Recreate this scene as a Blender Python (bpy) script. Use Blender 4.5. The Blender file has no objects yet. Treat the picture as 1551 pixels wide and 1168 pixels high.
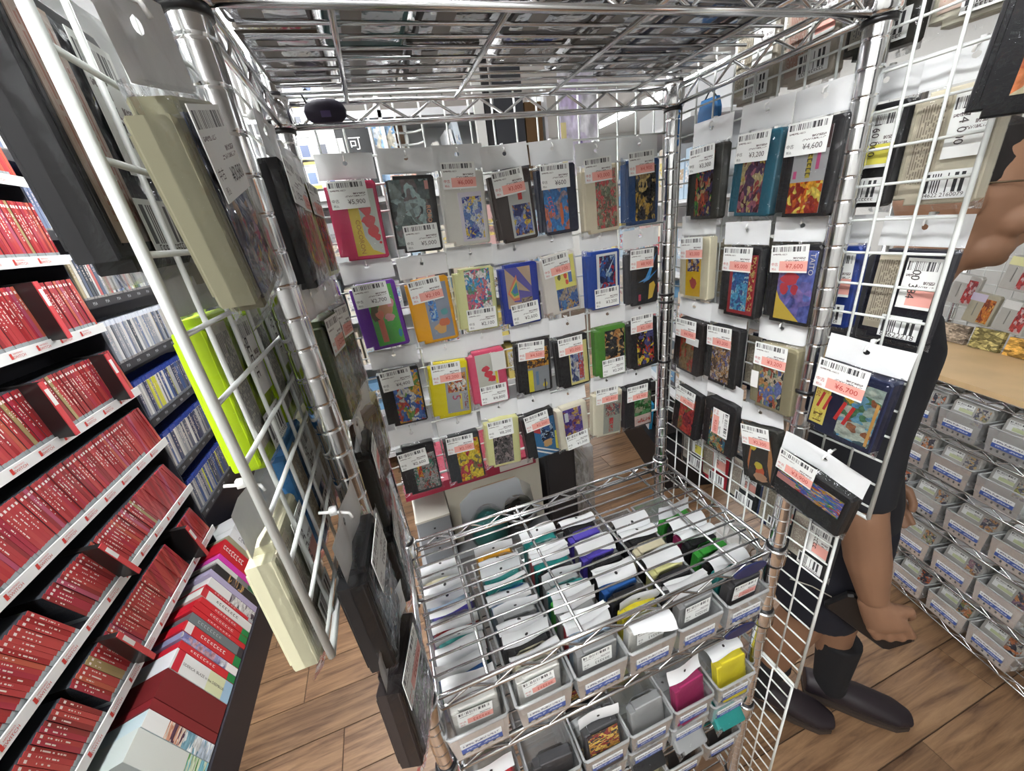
import bpy, math, random
from mathutils import Matrix, Vector
random.seed(7)
SC = bpy.context.scene
COL = SC.collection
PI = math.pi
Z0 = 1.05                      # height of the rack's middle shelf above the floor
W, D = 0.6167, 0.306           # rack: distance between post axes

# ---------------------------------------------------------------- camera, world, lights, exposure
def rotm(a, b, c):
    return Matrix.Rotation(a, 3, 'Z') @ Matrix.Rotation(b, 3, 'X') @ Matrix.Rotation(c, 3, 'Z')
cam_d = bpy.data.cameras.new('camera')
cam = bpy.data.objects.new('camera', cam_d)
COL.objects.link(cam)
cam_d.sensor_fit = 'HORIZONTAL'; cam_d.sensor_width = 36.0
cam_d.lens = 584.4476 / 1551 * 36.0
cam_d.clip_start = 0.01; cam_d.clip_end = 60
CAM = Vector((0.0757, -0.3539, 0.5745 + Z0))
RC = rotm(-0.2804, 1.1700, -0.1296)
cam.matrix_world = Matrix.Translation(CAM) @ RC.to_4x4()
SC.camera = cam

world = bpy.data.worlds.new('world'); SC.world = world
world.use_nodes = True
world.node_tree.nodes['Background'].inputs[0].default_value = (0.9, 0.95, 1.0, 1)
world.node_tree.nodes['Background'].inputs[1].default_value = 0.35
SC.view_settings.view_transform = 'Standard'
SC.view_settings.look = 'None'
SC.view_settings.gamma = 1.0
SC.view_settings.use_curve_mapping = False
SC.view_settings.exposure = 1.8
SC.cycles.transparent_max_bounces = 28
SC.cycles.max_bounces = 5
SC.cycles.diffuse_bounces = 3
SC.cycles.glossy_bounces = 3
SC.cycles.caustics_reflective = False
SC.cycles.caustics_refractive = False
CEIL = 2.72
LAMP_X = (-2.1, -0.28, 3.4)
LAMP_Y = (-1.9, -0.55, 0.8, 2.15, 3.5, 4.85)
LAMP_POWER = 14.5

# ---------------------------------------------------------------- materials
MATS = {}
def nodes_of(name):
    m = bpy.data.materials.new(name); m.use_nodes = True
    nt = m.node_tree
    return m, nt, nt.nodes['Principled BSDF']
def N(nt, kind, **kw):
    n = nt.nodes.new(kind)
    for k, v in kw.items():
        if k.startswith('i_'):
            n.inputs[int(k[2:])].default_value = v
        else:
            setattr(n, k, v)
    return n
def c4(c): return (c[0], c[1], c[2], 1)
def M(name, col=(.5, .5, .5), rough=.5, metal=0.0, noise=0.0, scale=30, bump=0.0, coat=0.0, spec=.5, emit=None, rnd=0.0):
    if name in MATS: return MATS[name]
    m, nt, b = nodes_of(name)
    b.inputs['Base Color'].default_value = c4(col)
    b.inputs['Roughness'].default_value = rough
    b.inputs['Metallic'].default_value = metal
    b.inputs['Specular IOR Level'].default_value = spec
    if coat:
        b.inputs['Coat Weight'].default_value = coat; b.inputs['Coat Roughness'].default_value = .08
    if emit:
        b.inputs['Emission Color'].default_value = c4(col); b.inputs['Emission Strength'].default_value = emit
    src = None
    if noise or bump:
        tc = N(nt, 'ShaderNodeTexCoord')
        nz = N(nt, 'ShaderNodeTexNoise'); nz.inputs['Scale'].default_value = scale; nz.inputs['Detail'].default_value = 4
        nt.links.new(tc.outputs['Object'], nz.inputs['Vector'])
        if noise:
            mx = N(nt, 'ShaderNodeMix', data_type='RGBA')
            mx.inputs[6].default_value = c4([max(0, x * (1 - noise)) for x in col]); mx.inputs[7].default_value = c4([min(1, x * (1 + noise)) for x in col])
            nt.links.new(nz.outputs['Fac'], mx.inputs[0]); src = mx.outputs[2]
        if bump:
            bp = N(nt, 'ShaderNodeBump'); bp.inputs['Strength'].default_value = bump; bp.inputs['Distance'].default_value = .002
            nt.links.new(nz.outputs['Fac'], bp.inputs['Height']); nt.links.new(bp.outputs[0], b.inputs['Normal'])
    if rnd:
        oi = N(nt, 'ShaderNodeObjectInfo'); hs = N(nt, 'ShaderNodeHueSaturation')
        mr = N(nt, 'ShaderNodeMapRange'); mr.inputs[3].default_value = 1 - rnd; mr.inputs[4].default_value = 1 + rnd
        nt.links.new(oi.outputs['Random'], mr.inputs[0]); nt.links.new(mr.outputs[0], hs.inputs['Value'])
        if src is None: hs.inputs['Color'].default_value = c4(col)
        else: nt.links.new(src, hs.inputs['Color'])
        src = hs.outputs[0]
    if src is not None: nt.links.new(src, b.inputs['Base Color'])
    MATS[name] = m
    return m
def film(name, tint=(1, 1, 1), gloss=.05, rough=.06, bump=.5, scale=45, haze=0.0):
    """thin clear plastic: mostly see-through, glossy at a glance"""
    if name in MATS: return MATS[name]
    m = bpy.data.materials.new(name); m.use_nodes = True; nt = m.node_tree
    nt.nodes.clear()
    out = N(nt, 'ShaderNodeOutputMaterial')
    tr = N(nt, 'ShaderNodeBsdfTransparent'); tr.inputs[0].default_value = c4(tint)
    gl = N(nt, 'ShaderNodeBsdfGlossy'); gl.inputs['Roughness'].default_value = rough; gl.inputs['Color'].default_value = (.95, .97, 1, 1)
    fr = N(nt, 'ShaderNodeFresnel'); fr.inputs['IOR'].default_value = 1.42
    ad = N(nt, 'ShaderNodeMath', operation='ADD', i_1=gloss - .02, use_clamp=True)
    mx = N(nt, 'ShaderNodeMixShader')
    tc = N(nt, 'ShaderNodeTexCoord'); nz = N(nt, 'ShaderNodeTexNoise'); nz.inputs['Scale'].default_value = scale; nz.inputs['Detail'].default_value = 3; nz.inputs['Distortion'].default_value = 1.2
    bp = N(nt, 'ShaderNodeBump'); bp.inputs['Strength'].default_value = bump; bp.inputs['Distance'].default_value = .005
    L = nt.links.new
    vo = N(nt, 'ShaderNodeTexVoronoi'); vo.inputs['Scale'].default_value = scale * 1.5; hm = N(nt, 'ShaderNodeMath', operation='MULTIPLY_ADD', i_1=.55)
    L(tc.outputs['Object'], nz.inputs['Vector']); L(tc.outputs['Object'], vo.inputs['Vector']); L(vo.outputs['Distance'], hm.inputs[0]); L(nz.outputs['Fac'], hm.inputs[2]); L(hm.outputs[0], bp.inputs['Height'])
    L(bp.outputs[0], gl.inputs['Normal']); L(bp.outputs[0], fr.inputs['Normal'])
    fm = N(nt, 'ShaderNodeMath', operation='MULTIPLY', i_1=.6); L(fr.outputs[0], fm.inputs[0]); L(fm.outputs[0], ad.inputs[0]); L(ad.outputs[0], mx.inputs[0]); L(tr.outputs[0], mx.inputs[1]); L(gl.outputs[0], mx.inputs[2])
    last = mx.outputs[0]
    if haze:
        df = N(nt, 'ShaderNodeBsdfDiffuse'); df.inputs[0].default_value = (.85, .87, .88, 1)
        m2 = N(nt, 'ShaderNodeMixShader', i_0=haze); L(last, m2.inputs[1]); L(df.outputs[0], m2.inputs[2]); last = m2.outputs[0]
    L(last, out.inputs[0])
    MATS[name] = m
    return m
def art(name, pal, scale=5.0, dist=2.0, seed=0.0, rough=.25, hard=True, rnd=False):
    """printed picture: blotches of a palette in label space"""
    if name in MATS: return MATS[name]
    m, nt, b = nodes_of(name)
    b.inputs['Roughness'].default_value = rough
    tc = N(nt, 'ShaderNodeTexCoord'); mp = N(nt, 'ShaderNodeMapping')
    mp.inputs['Location'].default_value = (seed * 3.1, seed * 1.7, seed * 2.3); mp.inputs['Scale'].default_value = (1, 0.15, 1.5)
    nz = N(nt, 'ShaderNodeTexNoise'); nz.inputs['Scale'].default_value = scale * .9; nz.inputs['Detail'].default_value = 2
    L = nt.links.new
    L(tc.outputs['Generated'], mp.inputs[0])
    vec = mp.outputs[0]
    if rnd:
        oi = N(nt, 'ShaderNodeObjectInfo'); va = N(nt, 'ShaderNodeVectorMath', operation='ADD'); sc = N(nt, 'ShaderNodeMath', operation='MULTIPLY', i_1=37.0)
        L(oi.outputs['Random'], sc.inputs[0]); L(mp.outputs[0], va.inputs[0]); L(sc.outputs[0], va.inputs[1]); vec = va.outputs[0]
    L(vec, nz.inputs['Vector'])
    wp = N(nt, 'ShaderNodeVectorMath', operation='MULTIPLY_ADD'); wp.inputs[1].default_value = (.16 * dist, .1, .16 * dist)
    L(nz.outputs['Color'], wp.inputs[0]); L(vec, wp.inputs[2])
    def layer(k, w4):
        vo = N(nt, 'ShaderNodeTexVoronoi'); vo.inputs['Scale'].default_value = scale * k; sx = N(nt, 'ShaderNodeSeparateColor')
        L(wp.outputs[0], vo.inputs['Vector']); L(vo.outputs['Color'], sx.inputs[0])
        rp = N(nt, 'ShaderNodeValToRGB'); cr = rp.color_ramp; cr.interpolation = 'CONSTANT' if hard else 'LINEAR'; n = len(pal)
        while len(cr.elements) < n: cr.elements.new(0.5)
        for i in range(n):
            c = pal[(i + w4) % n]; cr.elements[i].position = i / n; cr.elements[i].color = c4(c)
        L(sx.outputs[0], rp.inputs[0]); return rp.outputs[0], sx.outputs[1]
    big, _ = layer(.75, 0); small, pick = layer(2.1, 2)
    col = mixc(nt, mth(nt, 'GREATER_THAN', pick, .62), big, small)
    n2 = N(nt, 'ShaderNodeTexNoise'); n2.inputs['Scale'].default_value = scale * 3; n2.inputs['Detail'].default_value = 3; L(vec, n2.inputs['Vector'])
    mr = N(nt, 'ShaderNodeMapRange'); mr.inputs[1].default_value = .3; mr.inputs[2].default_value = .7; mr.inputs[3].default_value = .55; mr.inputs[4].default_value = 1.3
    L(n2.outputs['Fac'], mr.inputs[0]); hs = N(nt, 'ShaderNodeHueSaturation'); L(col, hs.inputs['Color']); L(mr.outputs[0], hs.inputs['Value'])
    L(hs.outputs[0], b.inputs['Base Color'])
    MATS[name] = m
    return m
def gen_xyz(nt):
    tc = N(nt, 'ShaderNodeTexCoord'); sp = N(nt, 'ShaderNodeSeparateXYZ'); nt.links.new(tc.outputs['Generated'], sp.inputs[0])
    return sp.outputs[0], sp.outputs[1], sp.outputs[2]
def mth(nt, op, a, b=None, clamp=False):
    n = N(nt, 'ShaderNodeMath', operation=op, use_clamp=clamp)
    for i, v in enumerate((a, b)):
        if v is None: continue
        if isinstance(v, (int, float)): n.inputs[i].default_value = v
        else: nt.links.new(v, n.inputs[i])
    return n.outputs[0]
def band(nt, v, lo, hi):
    return mth(nt, 'MULTIPLY', mth(nt, 'GREATER_THAN', v, lo), mth(nt, 'LESS_THAN', v, hi))
def mixc(nt, fac, a, b):
    n = N(nt, 'ShaderNodeMix', data_type='RGBA')
    nt.links.new(fac, n.inputs[0])
    for i, v in ((6, a), (7, b)):
        if isinstance(v, tuple): n.inputs[i].default_value = c4(v)
        else: nt.links.new(v, n.inputs[i])
    return n.outputs[2]
def bars(nt, x, count, seed=0.0, thr=.5):
    w = N(nt, 'ShaderNodeTexWhiteNoise', noise_dimensions='1D')
    nt.links.new(mth(nt, 'ADD', mth(nt, 'FLOOR', mth(nt, 'MULTIPLY', x, count)), seed), w.inputs['W'])
    return mth(nt, 'GREATER_THAN', w.outputs[0], thr)
def print_lines(nt, x, z, nx, nz, thr, seed=0.0):
    w = N(nt, 'ShaderNodeTexWhiteNoise', noise_dimensions='2D'); cb = N(nt, 'ShaderNodeCombineXYZ')
    nt.links.new(mth(nt, 'ADD', mth(nt, 'FLOOR', mth(nt, 'MULTIPLY', x, nx)), seed), cb.inputs[0]); nt.links.new(mth(nt, 'FLOOR', mth(nt, 'MULTIPLY', z, nz)), cb.inputs[1])
    nt.links.new(cb.outputs[0], w.inputs['Vector'])
    return mth(nt, 'GREATER_THAN', w.outputs[0], thr)
def tag_mat(name, pink=None, paper=(.86, .88, .86), flipz=False):
    """price sticker: bar code strip, rows of fine print, optional tinted price box"""
    if name in MATS: return MATS[name]
    m, nt, b = nodes_of(name); b.inputs['Roughness'].default_value = .45
    x, y, z = gen_xyz(nt)
    col = paper
    if pink: col = mixc(nt, mth(nt, 'MULTIPLY', band(nt, z, .06, .42), mth(nt, 'GREATER_THAN', x, .26)), paper, pink)
    bc = mth(nt, 'MULTIPLY', mth(nt, 'MULTIPLY', band(nt, z, .76, .94), band(nt, x, .04, .92)), bars(nt, x, 120))
    col = mixc(nt, bc, col, (.05, .05, .055))
    ln = mth(nt, 'MULTIPLY', mth(nt, 'MULTIPLY', band(nt, z, .64, .69), band(nt, x, .06, .45)), print_lines(nt, x, z, 40, 60, .4))
    l2 = mth(nt, 'MULTIPLY', mth(nt, 'MULTIPLY', band(nt, z, .50, .56), band(nt, x, .62, .94)), print_lines(nt, x, z, 48, 60, .35))
    l3 = mth(nt, 'MULTIPLY', mth(nt, 'MULTIPLY', band(nt, z, .42, .47), band(nt, x, .4, .94)), print_lines(nt, x, z, 52, 60, .45))
    col = mixc(nt, mth(nt, 'MAXIMUM', ln, mth(nt, 'MAXIMUM', l2, l3)), col, (.25, .22, .22))
    nt.links.new(col, b.inputs['Base Color'])
    MATS[name] = m
    return m
PINK = (.86, .42, .36)
def barcode_mat(name, n=38, lo=.22, paper=(.85, .87, .86)):
    if name in MATS: return MATS[name]
    m, nt, b = nodes_of(name); b.inputs['Roughness'].default_value = .4
    x, y, z = gen_xyz(nt)
    bc = mth(nt, 'MULTIPLY', mth(nt, 'MULTIPLY', band(nt, z, lo, .9), band(nt, x, .06, .94)), bars(nt, x, n, 5.0))
    col = mixc(nt, bc, paper, (.04, .04, .045))
    nt.links.new(col, b.inputs['Base Color'])
    MATS[name] = m
    return m
def page_mat(name, paper=(.66, .6, .47), ink=(.3, .25, .2), vertical=True):
    """small print on the back of a cartridge"""
    if name in MATS: return MATS[name]
    m, nt, b = nodes_of(name); b.inputs['Roughness'].default_value = .5
    x, y, z = gen_xyz(nt)
    if vertical: cols = mth(nt, 'GREATER_THAN', mth(nt, 'FRACT', mth(nt, 'MULTIPLY', x, 11)), .45); pr = print_lines(nt, x, z, 11, 46, .25)
    else: cols = mth(nt, 'GREATER_THAN', mth(nt, 'FRACT', mth(nt, 'MULTIPLY', z, 13)), .5); pr = print_lines(nt, x, z, 40, 13, .3)
    f = mth(nt, 'MULTIPLY', mth(nt, 'MULTIPLY', cols, pr), mth(nt, 'MULTIPLY', band(nt, x, .08, .92), band(nt, z, .1, .93)))
    nt.links.new(mixc(nt, f, paper, ink), b.inputs['Base Color'])
    MATS[name] = m
    return m

CHROME = M('chrome', (.78, .79, .8), .13, 1.0, noise=.06, scale=60)
WIREM = M('wire_chrome', (.70, .71, .72), .2, 1.0)
WHITEWIRE = M('white_coated_wire', (.70, .73, .71), .35, noise=.05, scale=40)
BLACKPL = M('black_plastic', (.012, .012, .014), .3)
BAGM = film('bag_film', gloss=.03, rough=.05, bump=.85, scale=34)
HEADM = M('bag_header_white', (.82, .84, .85), .22, bump=.6, scale=22, noise=.05)
CLEARBIN = film('bin_plastic', tint=(.90, .91, .91), gloss=.05, rough=.18, bump=.1, scale=20, haze=.20)
TIE = M('white_tie', (.85, .86, .85), .4)
DARKPRINT = M('print_dark', (.06, .05, .05), .5)
REDPRINT = M('print_red', (.55, .05, .04), .5)

# ---------------------------------------------------------------- mesh building
class MB:
    def __init__(self): self.v = []; self.f = []; self.m = []; self.T = None
    def add(self, vs, fs, mi=0):
        b = len(self.v)
        if self.T is not None: vs = [self.T @ Vector(p) for p in vs]
        self.v += [tuple(p) for p in vs]; self.f += [tuple(b + i for i in q) for q in fs]; self.m += [mi] * len(fs)
        return self
    def box(self, c, s, mi=0, rot=None):
        hx, hy, hz = s[0] / 2, s[1] / 2, s[2] / 2
        vs = [Vector((x, y, z)) for x in (-hx, hx) for y in (-hy, hy) for z in (-hz, hz)]
        if rot is not None: vs = [rot @ p for p in vs]
        vs = [p + Vector(c) for p in vs]
        return self.add(vs, [(0, 1, 3, 2), (4, 6, 7, 5), (0, 4, 5, 1), (2, 3, 7, 6), (0, 2, 6, 4), (1, 5, 7, 3)], mi)
    def b2(self, a, b, mi=0):
        return self.box([(a[i] + b[i]) / 2 for i in range(3)], [abs(b[i] - a[i]) for i in range(3)], mi)
    def tube(self, pts, r, n=6, mi=0, caps=True):
        pts = [Vector(p) for p in pts]; rs = r if isinstance(r, (list, tuple)) else [r] * len(pts)
        vs = []; up = None
        for i, p in enumerate(pts):
            d = (pts[min(i + 1, len(pts) - 1)] - pts[max(i - 1, 0)]).normalized()
            if up is None: up = d.orthogonal().normalized()
            u = (up - d * up.dot(d))
            u = u.normalized() if u.length > 1e-6 else d.orthogonal().normalized()
            up = u; w = d.cross(u)
            for k in range(n):
                a = 2 * PI * k / n; vs.append(p + (u * math.cos(a) + w * math.sin(a)) * rs[i])
        fs = [(i * n + k, i * n + (k + 1) % n, (i + 1) * n + (k + 1) % n, (i + 1) * n + k) for i in range(len(pts) - 1) for k in range(n)]
        if caps: fs += [tuple(range(n - 1, -1, -1)), tuple((len(pts) - 1) * n + k for k in range(n))]
        return self.add(vs, fs, mi)
    def lathe(self, prof, n=20, c=(0, 0, 0), mi=0):
        vs = [(c[0] + r * math.cos(2 * PI * k / n), c[1] + r * math.sin(2 * PI * k / n), c[2] + z) for r, z in prof for k in range(n)]
        fs = [(i * n + k, i * n + (k + 1) % n, (i + 1) * n + (k + 1) % n, (i + 1) * n + k) for i in range(len(prof) - 1) for k in range(n)]
        fs += [tuple(range(n - 1, -1, -1)), tuple((len(prof) - 1) * n + k for k in range(n))]
        return self.add(vs, fs, mi)
    def plate(self, poly, y0, y1, inset=0.0, mi=0):
        """outline in x,z extruded from y0 (front, -y) to y1; the front edge is chamfered by inset"""
        n = len(poly)
        cx = sum(p[0] for p in poly) / n; cz = sum(p[1] for p in poly) / n
        def ring(y, k):
            out = []
            for x, z in poly:
                out.append((x - math.copysign(min(k, abs(x - cx)), x - cx), y, z - math.copysign(min(k, abs(z - cz)), z - cz)))
            return out
        if inset: rings = [ring(y0, inset), ring(y0 + inset, 0), ring(y1 - inset, 0), ring(y1, inset)]
        else: rings = [ring(y0, 0), ring(y1, 0)]
        vs = [p for r in rings for p in r]; k = len(rings)
        fs = [tuple(range(n)), tuple((k - 1) * n + i for i in range(n - 1, -1, -1))]
        fs += [(j * n + (i + 1) % n, j * n + i, (j + 1) * n + i, (j + 1) * n + (i + 1) % n) for j in range(k - 1) for i in range(n)]
        return self.add(vs, fs, mi)
    def sheet(self, nx, ny, fn, mi=0):
        vs = [fn(i / nx, j / ny) for j in range(ny + 1) for i in range(nx + 1)]
        fs = [(j * (nx + 1) + i, j * (nx + 1) + i + 1, (j + 1) * (nx + 1) + i + 1, (j + 1) * (nx + 1) + i) for j in range(ny) for i in range(nx)]
        return self.add(vs, fs, mi)
    def mesh(self, name, mats, smooth=False):
        me = bpy.data.meshes.new(name); me.from_pydata(self.v, [], self.f)
        if not isinstance(mats, (list, tuple)): mats = [mats]
        for m in mats: me.materials.append(m)
        me.polygons.foreach_set('material_index', self.m)
        if smooth: me.polygons.foreach_set('use_smooth', [True] * len(self.f))
        me.update()
        return me
    def obj(self, name, mats, parent=None, smooth=False, loc=None, rot=None):
        return link(name, self.mesh(name, mats, smooth), parent, loc, rot)
def link(name, me, parent=None, loc=None, rot=None):
    o = bpy.data.objects.new(name, me); COL.objects.link(o)
    if parent is not None: o.parent = parent
    if loc is not None: o.location = loc
    if rot is not None: o.rotation_euler = rot
    return o
CACHE = {}
def cached(key, fn):
    if key not in CACHE: CACHE[key] = fn()
    return CACHE[key]
def tag(o, label, cat, group=None):
    o['label'] = label; o['category'] = cat
    if group: o['group'] = group
    return o
def thing(name, label, cat, loc=(0, 0, 0), rot=None, group=None):
    o = link(name, None, None, loc, rot); o.empty_display_size = .02
    return tag(o, label, cat, group)
def struct(o):
    o['kind'] = 'structure'; return o
def copy_tree(src, label=None):
    c = src.copy(); COL.objects.link(c)
    for ch in list(src.children):
        d = ch.copy(); COL.objects.link(d); d.parent = c
        for g in list(ch.children):
            e = g.copy(); COL.objects.link(e); e.parent = d
    if label: c['label'] = label
    return c
TXT = {}
def text_geo(s):
    """outline triangles of a string, height about 1, centred on its box"""
    if s not in TXT:
        cu = bpy.data.curves.new('text', 'FONT'); cu.body = s; cu.resolution_u = 2
        o = bpy.data.objects.new('text', cu); COL.objects.link(o)
        dg = bpy.context.evaluated_depsgraph_get(); dg.update()
        me = o.evaluated_get(dg).to_mesh()
        vs = [v.co.copy() for v in me.vertices]; fs = [tuple(p.vertices) for p in me.polygons]
        o.evaluated_get(dg).to_mesh_clear()
        bpy.data.objects.remove(o); bpy.data.curves.remove(cu)
        x0 = min(v.x for v in vs); x1 = max(v.x for v in vs); y0 = min(v.y for v in vs); y1 = max(v.y for v in vs)
        TXT[s] = ([((v.x - (x0 + x1) / 2), (v.y - (y0 + y1) / 2)) for v in vs], fs, x1 - x0, y1 - y0)
    return TXT[s]
def put_text(mb, s, cx, cz, h=None, w=None, y=0.0, ang=0.0, mi=0):
    """text in the x,z plane facing -y; ang turns it clockwise as seen from the front"""
    vs, fs, tw, th = text_geo(s)
    k = h / th if h else w / tw
    if h and w: k = min(h / th, w / tw)
    ca, sa = math.cos(-ang), math.sin(-ang)
    mb.add([(cx + k * (x * ca - z * sa), y, cz + k * (x * sa + z * ca)) for x, z in vs], fs, mi)

# ---------------------------------------------------------------- the shop: floor, ceiling, walls, ceiling lights
def wood_mat():
    m, nt, b = nodes_of('vinyl_wood')
    tc = N(nt, 'ShaderNodeTexCoord'); mp = N(nt, 'ShaderNodeMapping'); mp.inputs['Scale'].default_value = (1.5, 1, 20)
    oi = N(nt, 'ShaderNodeObjectInfo'); va = N(nt, 'ShaderNodeVectorMath', operation='ADD'); sc = N(nt, 'ShaderNodeMath', operation='MULTIPLY', i_1=50.0)
    nz = N(nt, 'ShaderNodeTexNoise'); nz.inputs['Scale'].default_value = 2.2; nz.inputs['Detail'].default_value = 7; nz.inputs['Roughness'].default_value = .65; nz.inputs['Distortion'].default_value = .6
    rp = N(nt, 'ShaderNodeValToRGB')
    cr = rp.color_ramp; cr.elements[0].position = .30; cr.elements[0].color = (.085, .042, .022, 1); cr.elements[1].position = .72; cr.elements[1].color = (.36, .22, .12, 1)
    e = cr.elements.new(.5); e.color = (.235, .135, .072, 1)
    hs = N(nt, 'ShaderNodeHueSaturation'); mr = N(nt, 'ShaderNodeMapRange'); mr.inputs[3].default_value = .85; mr.inputs[4].default_value = 1.15
    L = nt.links.new
    L(oi.outputs['Random'], sc.inputs[0]); L(tc.outputs['Object'], mp.inputs[0]); L(mp.outputs[0], va.inputs[0]); L(sc.outputs[0], va.inputs[1]); L(va.outputs[0], nz.inputs['Vector'])
    L(nz.outputs['Fac'], rp.inputs[0]); L(rp.outputs[0], hs.inputs['Color']); L(oi.outputs['Random'], mr.inputs[0]); L(mr.outputs[0], hs.inputs['Value']); L(hs.outputs[0], b.inputs['Base Color'])
    b.inputs['Roughness'].default_value = .38
    bp = N(nt, 'ShaderNodeBump'); bp.inputs['Strength'].default_value = .12; bp.inputs['Distance'].default_value = .002
    L(nz.outputs['Fac'], bp.inputs['Height']); L(bp.outputs[0], b.inputs['Normal'])
    return m
WOODF = wood_mat()
FX0, FX1, FY0, FY1 = -2.6, 4.6, -2.4, 6.0
floor = struct(MB().b2((FX0, FY0, -.12), (FX1, FY1, -.004)).obj('floor', M('floor_joint', (.085, .05, .03), .6)))
def plank_mesh():
    return MB().plate([(-.4485, -.0735), (.4485, -.0735), (.4485, .0735), (-.4485, .0735)], -.002, .002, .0008).mesh('plank', WOODF)
pm = plank_mesh()
row = 0; yy = -1.05
while yy < 3.6:
    xx = -1.35 + (row * .37 % .9)
    while xx < 2.9:
        o = link('plank', pm, floor, (xx, yy, -.002), (-PI / 2, 0, 0)); xx += .9
    yy += .15; row += 1
CEILM = M('ceiling_paint', (.72, .73, .73), .8)
WALLM = M('wall_paint', (.52, .52, .50), .7, noise=.04, scale=6)
struct(MB().b2((FX0, FY0, CEIL), (FX1, FY1, CEIL + .1)).obj('ceiling', CEILM))
struct(MB().b2((FX0, FY1, -.1), (FX1, FY1 + .1, CEIL)).obj('wall_back', WALLM))
struct(MB().b2((FX0 - .1, FY0, -.1), (FX0, FY1, CEIL)).obj('wall_left', WALLM))
struct(MB().b2((FX1, FY0, -.1), (FX1 + .1, FY1, CEIL)).obj('wall_right', WALLM))
struct(MB().b2((FX0, FY0 - .1, -.1), (FX1, FY0, CEIL)).obj('wall_front', WALLM))
TUBE = M('lamp_diffuser', (1, 1, 1), .5, emit=LAMP_POWER)
TRAY = M('lamp_tray', (.85, .86, .87), .4)
k = 0
for lx in LAMP_X:
    for ly in LAMP_Y:
        k += 1
        if lx > 2 and ly < 1.5: continue
        t = thing('ceiling_light', 'long white ceiling light, %s from the front in the %s row' % (['first', 'second', 'third', 'fourth', 'fifth', 'sixth'][(k - 1) % 6], ['far left', 'left', 'right'][(k - 1) // 6]), 'ceiling light', (lx, ly, CEIL), None, 'ceiling lights in rows')
        link('lamp_tray', cached('lamp_tray', lambda: MB().b2((-.11, -.62, -.035), (.11, .62, -.002)).mesh('lamp_tray', TRAY)), t)
        link('diffuser', cached('diffuser', lambda: MB().plate([(-.08, -.60), (.08, -.60), (.08, .60), (-.08, .60)], -.006, .012, .004).mesh('diffuser', TUBE)), t, (0, 0, -.045), (PI / 2, 0, 0))
        for e in (-1, 1): link('end_cap', cached('end_cap', lambda: MB().b2((-.09, -.012, -.02), (.09, .012, .02)).mesh('end_cap', TRAY)), t, (0, e * .612, -.05))

# ---------------------------------------------------------------- the chrome wire rack
def zz(z): return z + Z0
rack = thing('wire_rack', 'chrome wire shelving rack with grooved round posts in the middle of the picture', 'shelving rack', (0, 0, 0))
def post_mesh():
    prof = []; z = 0.02; r = .0127
    prof.append((r, .0))
    while z < 2.02:
        prof += [(r, z - .0024), (r, z - .0012), (r * .95, z - .0004), (r * .95, z + .0004), (r, z + .0012), (r, z + .0024)]; z += .0254
    prof.append((r, 2.03))
    return MB().lathe(prof, 22).mesh('post', CHROME, True)
pmz = post_mesh()
POSTS = [(0, 0), (W, 0), (W, D), (0, D)]
for x, y in POSTS: link('post', pmz, rack, (x, y, 0.004))
def sleeve_mesh():
    return MB().lathe([(.0132, -.034), (.0172, -.034), (.0185, -.03), (.0178, -.004), (.0172, 0), (.0132, 0)], 20).mesh('corner_sleeve', CHROME, True)
def clip_mesh():
    return MB().lathe([(.0129, -.0025), (.0152, -.0025), (.0152, .0025), (.0129, .0025)], 18).mesh('post_clip', BLACKPL, True)
def xwire():  return MB().tube([(.012, 0, 0), (W - .012, 0, 0)], .0019, 6).mesh('shelf_wire', WIREM, True)
def crossbar(): return MB().tube([(0, -.002, 0), (0, D + .002, 0)], .003, 8).mesh('cross_bar', WIREM, True)
def zig(L, n, h):
    pts = []
    for i in range(n * 2 + 1):
        t = i / (n * 2) * L; z = h if i % 2 else 0
        pts += [(t - .0035, 0, z - (.003 if i % 2 else -.003)), (t, 0, z), (t + .0035, 0, z - (.003 if i % 2 else -.003))]
    return MB().tube(pts, .0021, 6).mesh('zigzag_wire', WIREM, True)
def rod(L): return MB().tube([(0, 0, 0), (L, 0, 0)], .0034, 8).mesh('rim_rod', WIREM, True)
def shelf(z):
    """z: top of the corner sleeves; the upper rim and wires lie just below"""
    s = link('shelf', cached('rimframe', lambda: MB().tube([(.01, 0, -.006), (W - .01, 0, -.006)], .0036, 8).mesh('shelf', WIREM, True)), rack, (0, 0, z))
    for x, y in POSTS:
        link('corner_sleeve', cached('sleeve', sleeve_mesh), s, (x, y, 0)); link('post_clip', cached('clip', clip_mesh), s, (x, y, .0025)); link('post_clip', cached('clip', clip_mesh), s, (x, y, -.037))
    for y, q in ((0, -.031), (D, -.031), (D, -.006)): link('rim_rod', cached('rodx', lambda: rod(W - .02)), s, (.01, y, q))
    for x in (0, W):
        for q in (-.006, -.031): link('rim_rod', cached('rody', lambda: rod(D - .02)), s, (x, .01, q), (0, 0, PI / 2))
    for y in (0, D): link('zigzag_wire', cached('zigx', lambda: zig(W - .05, 8, .023)), s, (.025, y, -.030))
    for x in (0, W): link('zigzag_wire', cached('zigy', lambda: zig(D - .05, 4, .023)), s, (x, .025, -.030), (0, 0, PI / 2))
    for i in range(11): link('shelf_wire', cached('xwire', xwire), s, (0, .0255 * (i + 1), -.0015))
    for x in (.088, .238, .387, .534): link('cross_bar', cached('crossbar', crossbar), s, (x, 0, -.0062))
    return s
SH_TOP, SH_MID, SH2, SH3 = .7189 + .034, 0.0, -.157, -.457
for z in (SH_TOP, SH_MID, SH2, SH3, -.75): shelf(zz(z))

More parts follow.
